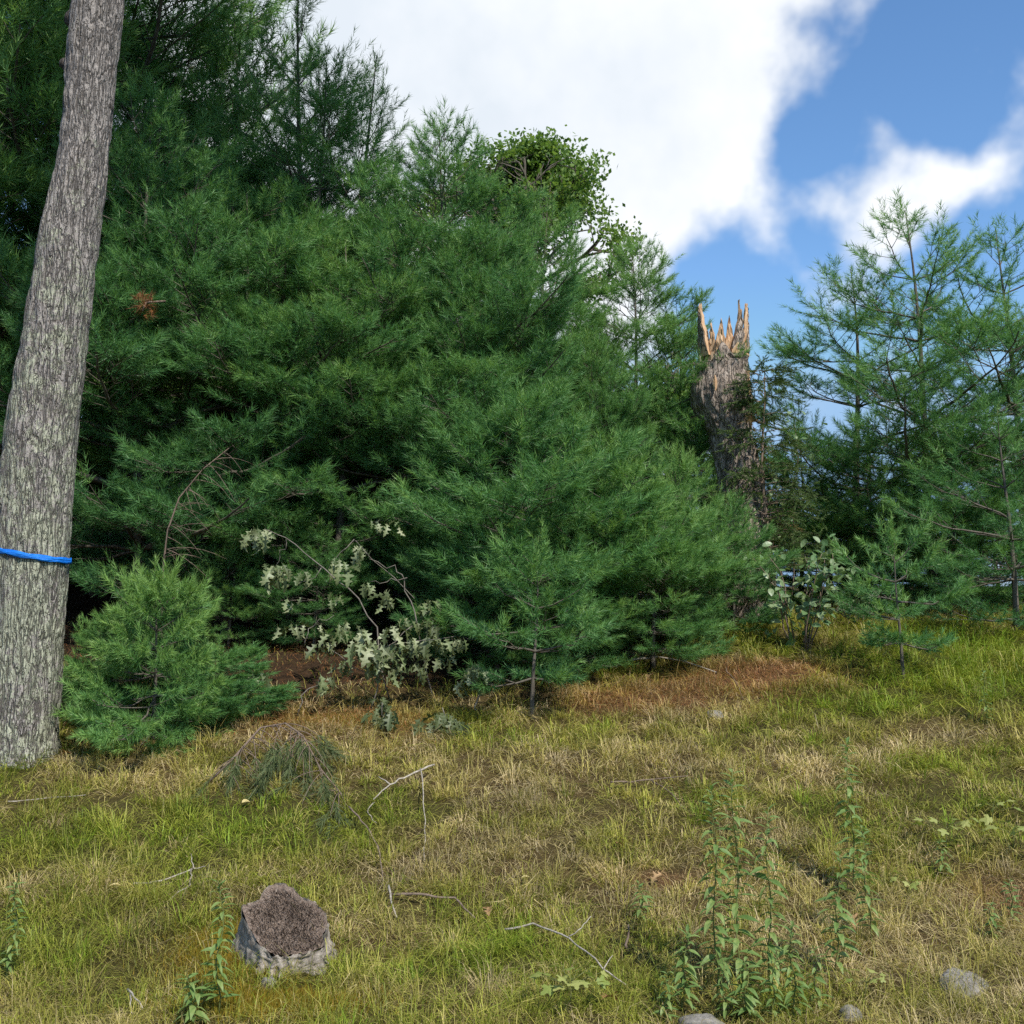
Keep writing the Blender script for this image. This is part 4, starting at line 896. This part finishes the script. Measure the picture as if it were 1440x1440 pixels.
stick('fallen_stick', 'broken peeling stick stuck upright near the goldenrods', [[(882, 1350, 0.0), (884, 1345, 0.12)]], 0.011, 'dead_wood')
stick('fallen_stick', 'long pale straw thin twig lying below the marked trunk', [[(10, 1137), (60, 1132), (120, 1128, .01)], ], 0.006)
stick('fallen_stick', 'slim grey twig lying low beneath the narrow leaved weed', [[(178, 1412, .03), (200, 1436, 0.02)], [(182, 1420, .03), (186, 1440)]], 0.008)

def fallen_bough():
    pl = [(290, 1075, .05), (330, 1058, .16), (365, 1036, .26), (400, 1034, .28), (425, 1045, .24), (450, 1075, .15), (480, 1090, .06)]
    P = [ground_hit(x, y + 40) + Vector((0, 0, h)) for x, y, h in pl]; b = ground_hit(330, 1098); e = empty('fallen_pine_bough', b)
    tag(e, 'fallen pine bough with drooping bare twigs and dull needles beside the bushy sapling', 'branch', 'fallen sticks and branches')
    a = Acc(); P = [p - b for p in P]; a.tube(P, [0.010 - 0.0011 * i for i in range(len(P))], 6); obj('stem', a.mesh('bough_stem', M['dead_wood']), e)
    r = random.Random(8); SP, SD = [], []
    for i in range(46):
        q = r.uniform(0.6, len(P) - 1.01); k = int(q); p = P[k].lerp(P[k + 1], q - k); d = Vector((r.gauss(0.25, .5), r.gauss(-0.5, .35), r.uniform(-.2, .3))); l = r.uniform(.2, .5); pts = [p]
        for s in range(5):
            d = (d + Vector((0, 0, -0.22))).normalized(); p = p + d * l / 5; z = gz(p.x + b.x, p.y + b.y) - b.z + 0.02; p.z = max(p.z, z); pts.append(p.copy())
        t = Acc(); t.tube(pts, [0.0035 - 0.0004 * s for s in range(6)], 4); obj('twig', t.mesh('bough_twig', M['dead_wood']), e)
        if i % 5 != 0:
            for s in (3, 4, 5): SP.append(pts[s]); SD.append(d + Vector((r.gauss(0, .3), r.gauss(0, .3), 0.05)))
    V, F, T = needles(np.array(SP), np.array(SD), np.full(len(SP), 0.14), np.full(len(SP), 0.4), 44, 6, 0.10, 0.005, (50, 15), 0.3)
    o = obj('needles', make_mesh('bough_needles', V, F, M['dull_needle'], False, {'tint': T}), e); o['kind'] = 'stuff'
fallen_bough()

def dead_branch():
    Y = 9.7; b = ground_hit(228, 975); b = Vector((at(228, 900, Y).x, Y, gz(at(228, 900, Y).x, Y))); e = empty('dead_branch', b)
    tag(e, 'arching dead brown branch with bare twigs behind the bushy sapling', 'branch', 'fallen sticks and branches')
    main = [(230, 930), (229, 800), (236, 745), (252, 700), (285, 660), (322, 630)]
    P = [at(x, y, Y) - b for x, y in main]; P[0] = Vector((0, 0, -0.03)); a = Acc(); a.tube(P, [0.010, 0.009, 0.008, 0.007, 0.005, 0.003], 6); obj('stem', a.mesh('dead_stem', M['dead_wood']), e)
    r = random.Random(9)
    for i in range(26):
        q = r.uniform(1.2, 4.8); k = int(q); p = P[k].lerp(P[k + 1], q - k); d = Vector((r.uniform(0.2, 1), r.gauss(-.2, .4), r.uniform(-.3, .7))).normalized(); pts = [p]; l = r.uniform(.25, .6)
        for s in range(5): d = (d + Vector((0.05, 0, -0.16))).normalized(); p = p + d * l / 5; pts.append(p)
        t = Acc(); t.tube(pts, [0.0035 - 0.0005 * s for s in range(6)], 4); obj('twig', t.mesh('dead_twig', M['dead_wood']), e)
dead_branch()

# ------------------------------------------------------------------ wilted oak branches at the edge of the thicket
def oak_branch(label, Y, stems, clusters, seed, root, name='fallen_oak_branch', kind='oak'):
    b0 = at(root[0], root[1], Y); b = Vector((b0.x, Y, gz(b0.x, Y))); e = empty(name, b); tag(e, label, 'branch', 'oak branches at the edge of the thicket'); r = random.Random(seed)
    for st in stems:
        P = [at(x, y, Y + dy) - b for x, y, dy in st]; a = Acc(); Q = []
        for k in range(len(P) - 1):
            for q in range(3): Q.append(P[k].lerp(P[k + 1], q / 3) + Vector((r.gauss(0, .012), r.gauss(0, .012), r.gauss(0, .012))))
        Q.append(P[-1]); w = 0.007 if st is stems[0] else 0.004
        a.tube(Q, [w * (1 - 0.6 * k / len(Q)) for k in range(len(Q))], 5); obj('stem' if st is stems[0] else 'twig', a.mesh('oak_stem', M['oak_twig']), e)
    for cx, cy, n, s in clusters:
        c = at(cx, cy, Y + r.uniform(-0.12, 0.12)) - b
        for i in range(int(n * 1.55)):
            az = r.random() * 6.28; d = Vector((math.cos(az) * .7, math.sin(az) * .7 - 0.3, r.uniform(-1.6, -0.1)))
            leaf_on(e, (kind if r.random() < 0.62 else 'oakd') + str(r.randrange(3)), c + Vector((r.gauss(0, .04), r.gauss(0, .03), r.gauss(0, .02))), d, 1.1 * s * r.uniform(.6, 1.2), r.gauss(0, .6))
oak_branch('wilted oak branch with pale drooping leaves hanging highest over the dark hollow', 9.15,
  [[(545, 985, 0.1), (530, 880, 0.05), (490, 830, 0), (440, 788, 0), (400, 755, 0), (372, 744, 0)], [(405, 758, 0), (396, 775, 0), (388, 795, 0)], [(455, 800, 0), (440, 815, 0), (420, 822, 0)]],
  [(366, 746, 9, 1.0), (350, 758, 4, .9), (386, 796, 10, 1.0), (400, 800, 6, 1), (432, 805, 4, .9), (410, 838, 3, .8), (468, 835, 4, .8)], 1, (545, 985))
oak_branch('wilted oak branch with curled silvery leaves below the yellowish young pine', 9.3,
  [[(610, 1000, .05), (585, 860, 0), (570, 815, 0), (556, 795, 0), (520, 786, 0)], [(570, 812, 0), (545, 815, 0), (520, 818, 0)], [(500, 760, 0), (470, 785, 0), (462, 800, 0)], [(585, 840, 0), (500, 760, 0.1)]],
  [(505, 770, 5, .8), (475, 785, 4, .9), (490, 795, 6, .9), (510, 768, 4, .8), (545, 835, 8, .9), (600, 845, 10, 1), (610, 870, 8, 1), (570, 870, 8, .9), (535, 735, 3, .7), (560, 735, 3, .7), (520, 820, 4, .8)], 2, (610, 1000))
oak_branch('low wilted oak branch heaped with the palest leaves over the shaded litter', 8.95,
  [[(520, 1000, .05), (530, 955, 0), (545, 910, 0), (580, 880, 0)], [(430, 905, 0), (433, 885, 0), (450, 872, 0), (470, 865, 0)], [(530, 955, 0), (450, 905, 0)], [(545, 910, 0), (640, 895, 0)]],
  [(520, 905, 10, 1.05), (540, 915, 12, 1.05), (560, 905, 9, 1), (535, 930, 8, 1.0), (500, 905, 6, .9), (490, 875, 5, .9), (455, 905, 6, .9), (580, 900, 8, .9), (610, 895, 8, 1), (640, 895, 6, .9), (405, 875, 4, .8), (555, 880, 6, .9), (505, 885, 5, .9), (440, 880, 4, .8), (480, 930, 6, .8), (590, 935, 7, .9), (560, 940, 6, .9), (625, 925, 6, .8), (600, 905, 8, .9), (470, 890, 5, .8)], 3, (520, 1000))
oak_branch('small wilted oak sprig with three hanging leaf sprays above the bare litter', 8.8, [[(418, 1005, 0), (425, 978, 0), (450, 952, 0)]], [(456, 950, 9, 1.0), (345, 958, 5, .8), (358, 945, 4, .8)], 4, (418, 1005))
oak_branch('little oak seedling with a pale leaf tuft on a bare stem', 8.75, [[(672, 1000, 0), (672, 970, 0), (664, 935, 0)]], [(664, 936, 11, .95), (660, 960, 4, .7)], 5, (672, 1000), 'oak_seedling')
oak_branch('dark leafy oak seedling squatting at the shadow edge', 8.5, [[(537, 1030, 0), (537, 1010, 0), (538, 988, 0)]], [(538, 985, 12, .9), (530, 1000, 9, .85), (548, 1000, 8, .85), (540, 1012, 6, .7)], 6, (537, 1030), 'oak_seedling', 'oakd')
oak_branch('heap of grey green wilted oak leaves drooping onto the grass', 8.5, [[(640, 1045, 0), (632, 1020, 0), (622, 995, 0)]], [(622, 1005, 14, 1.0), (608, 1015, 9, .95), (640, 1012, 10, .95), (630, 1025, 8, .9)], 7, (640, 1045), 'oak_seedling', 'oakd')

# ------------------------------------------------------------------ shrubs and cedar round the snag
def shrub(name, label, px, py, Y, w, h, nleaf, seed, kind='shrub'):
    c = at(px, py, Y); b = Vector((c.x, Y, gz(c.x, Y))); e = empty(name, b); tag(e, label, 'shrub', 'leafy shrubs below the snag'); r = random.Random(seed); tips = []
    top = c.z - b.z + h / 2
    for i in range(11 if kind == 'shrub' else 4):
        az = r.random() * 6.28; pts = [Vector((0.05 * math.cos(az), 0.05 * math.sin(az), -0.05))]; end = Vector((w / 2 * math.cos(az) * r.uniform(.3, 1), 0.35 * math.sin(az), top * r.uniform(.45, 1)))
        for k in range(1, 6): pts.append(pts[0].lerp(end, k / 5) + Vector((r.gauss(0, .03), r.gauss(0, .03), 0.08 * math.sin(k / 5 * 3.14)))); 
        a = Acc(); a.tube(pts, [0.008 - 0.001 * k for k in range(6)], 4); obj('stem', a.mesh('shrub_stem', M['dead_wood']), e); tips += pts[2:]
    for i in range(nleaf):
        t = r.choice(tips); p = t + Vector((r.gauss(0, .11), r.gauss(-.04, .11), r.gauss(0, .10))); p.z = max(p.z, 0.05)
        leaf_on(e, kind + str(r.randrange(3)), p, Vector((r.gauss(0, 1), r.gauss(-.4, .8), r.gauss(-.25, .4))), r.uniform(.7, 1.25), r.gauss(0, .5))
shrub('round_leaved_shrub', 'round leaved shrub with glossy grey green leaves under the snag', 1125, 808, 10.6, 0.8, 0.6, 290, 1)
shrub('round_leaved_shrub', 'small dark shrub with a few glossy leaves behind the lone sapling', 1195, 832, 11.6, 0.45, 0.4, 110, 2)
LF['vine0'] = LF['shrub0']; LF['vine1'] = LF['shrub1']; LF['vine2'] = LF['shrub2']
shrub('climbing_vine', 'thin vine of small pale leaves climbing beside the snag', 1098, 600, 12.7, 0.4, 0.75, 150, 3, 'vine')

def cedar():
    Y = 11.95; x = at(1078, 760, Y).x; b = Vector((x, Y, gz(x, Y))); e = empty('cedar_tree', b); tag(e, 'shaggy brown green cedar leaning on the side of the broken snag', 'tree')
    r = random.Random(12); H = at(1072, 520, Y).z - b.z; a = Acc(); P = [Vector((0.03 * math.sin(i), 0.02 * i * 0.1, H * i / 8 - (0.1 if i == 0 else 0))) for i in range(9)]; a.tube(P, [0.03 - 0.003 * i for i in range(9)], 6)
    SP, SD, ST = [], [], []
    for i in range(150):
        f = r.uniform(0.12, 1); z = H * f; az = r.random() * 6.28; L = (0.78 - 0.45 * f) * r.uniform(.6, 1.1); d = Vector((math.cos(az), math.sin(az), 0.35)).normalized(); p = Vector((0, 0, z)); pts = [p]
        brown = r.random() < 0.05
        for k in range(5):
            d = (d + Vector((r.gauss(0, .15), r.gauss(0, .15), -0.12))).normalized(); p = p + d * L / 5; pts.append(p)
            if k > 0:
                for _ in range(3): SP.append(p.copy()); SD.append(d + Vector((r.gauss(0, .7), r.gauss(0, .7), r.gauss(-.1, .5)))); ST.append(0.95 if brown else r.uniform(.05, .55))
        a.tube(pts, [0.006 - 0.001 * k for k in range(6)], 3, cap=False)
    obj('trunk', a.mesh('cedar_trunk', M['dead_wood']), e)
    V, F, T = needles(np.array(SP), np.array(SD), np.full(len(SP), 0.13), np.array(ST), 34, 3, 0.04, 0.006, (45, 20), 0.2); obj('crown', make_mesh('cedar_crown', V, F, M['cedar'], False, {'tint': T}), e)
cedar()

# ------------------------------------------------------------------ odds and ends: dead tuft, fallen leaves
def dead_tuft():
    c = at(205, 425, 9.9); e = empty('dead_pine_tuft', c); tag(e, 'rust brown dead tuft of needles caught in the pine boughs', 'dead twig'); a = Acc()
    a.tube([Vector((0.08, 0.3, 0.1)), Vector((0.03, 0.12, 0.04)), Vector((0, 0, 0)), Vector((-0.02, -0.02, -0.09))], [0.012, 0.01, 0.014, 0.006], 6); obj('stem', a.mesh('tuft_stem', M['dead_wood']), e)
    r = np.random.default_rng(3); D = r.normal(0, 1, (22, 3)); V, F, T = needles(r.normal(0, .05, (22, 3)), D, np.full(22, .06), r.random(22), 16, 2, 0.10, 0.005, (50, 10), .2)
    o = obj('needles', make_mesh('dead_tuft_needles', V, F, M['dead_needle'], False, {'tint': T}), e); o['kind'] = 'stuff'
dead_tuft()
def fallen_leaf(px, py, label, kind='dead', s=1.0, seed=0, z=0.05):
    b = ground_hit(px, py); r = random.Random(seed + px); o = obj('fallen_leaf', LF[kind + str(r.randrange(3))]); o.location = b + Vector((0, 0, z)); o.rotation_euler = (r.uniform(.1, .6), r.uniform(-.3, .3), r.random() * 6.28); o.scale = (s, s, s); tag(o, label, 'leaf', 'fallen leaves in the grass')
LF['pale0'] = LF['pale1'] = LF['pale2'] = fold_leaf('pale_leaf', OVAL, M['pale_leaf'], 0.07, 0.05, .4, 0.9, .5)
fallen_leaf(170, 1262, 'yellow fallen leaf downhill of the twiggy grey stick', 'pale')
fallen_leaf(733, 1250, 'tiny cream coloured leaf alone in open grass', 'pale', .8)
fallen_leaf(845, 1425, 'curled tan oak leaf beside the lime yellow seedling', 'dead', 1.1)
fallen_leaf(920, 958, 'brown curled leaf below the long bare stick', 'dead', 1.1)
fallen_leaf(935, 1245, 'dark brown leaf lying on bare soil above the peeling stick', 'dead', 1.0)
fallen_leaf(690, 1290, 'tan leaf at the end of the brown crooked stick', 'dead', .8)
fallen_leaf(100, 1070, 'dark dead leaf on the bare needles by the marked trunk', 'dead', 1.0)
fallen_leaf(340, 1140, 'whitish scrap of leaf just below the fallen pine bough', 'pale', .9)
fallen_leaf(1185, 1300, 'reddish dead leaf at the foot of the thin goldenrod', 'dead', 1.1)
fallen_leaf(1360, 1205, 'orange dead leaf near the pale green maple seedling', 'dead', .8)
fallen_leaf(866, 1200, 'upright orange brown leaf in the dry thatch', 'dead', .8)
print('objects', len(bpy.data.objects), 'tris', sum(len(m.polygons) * (2 if len(m.polygons) and m.polygons[0].loop_total == 4 else 1) for m in bpy.data.meshes))
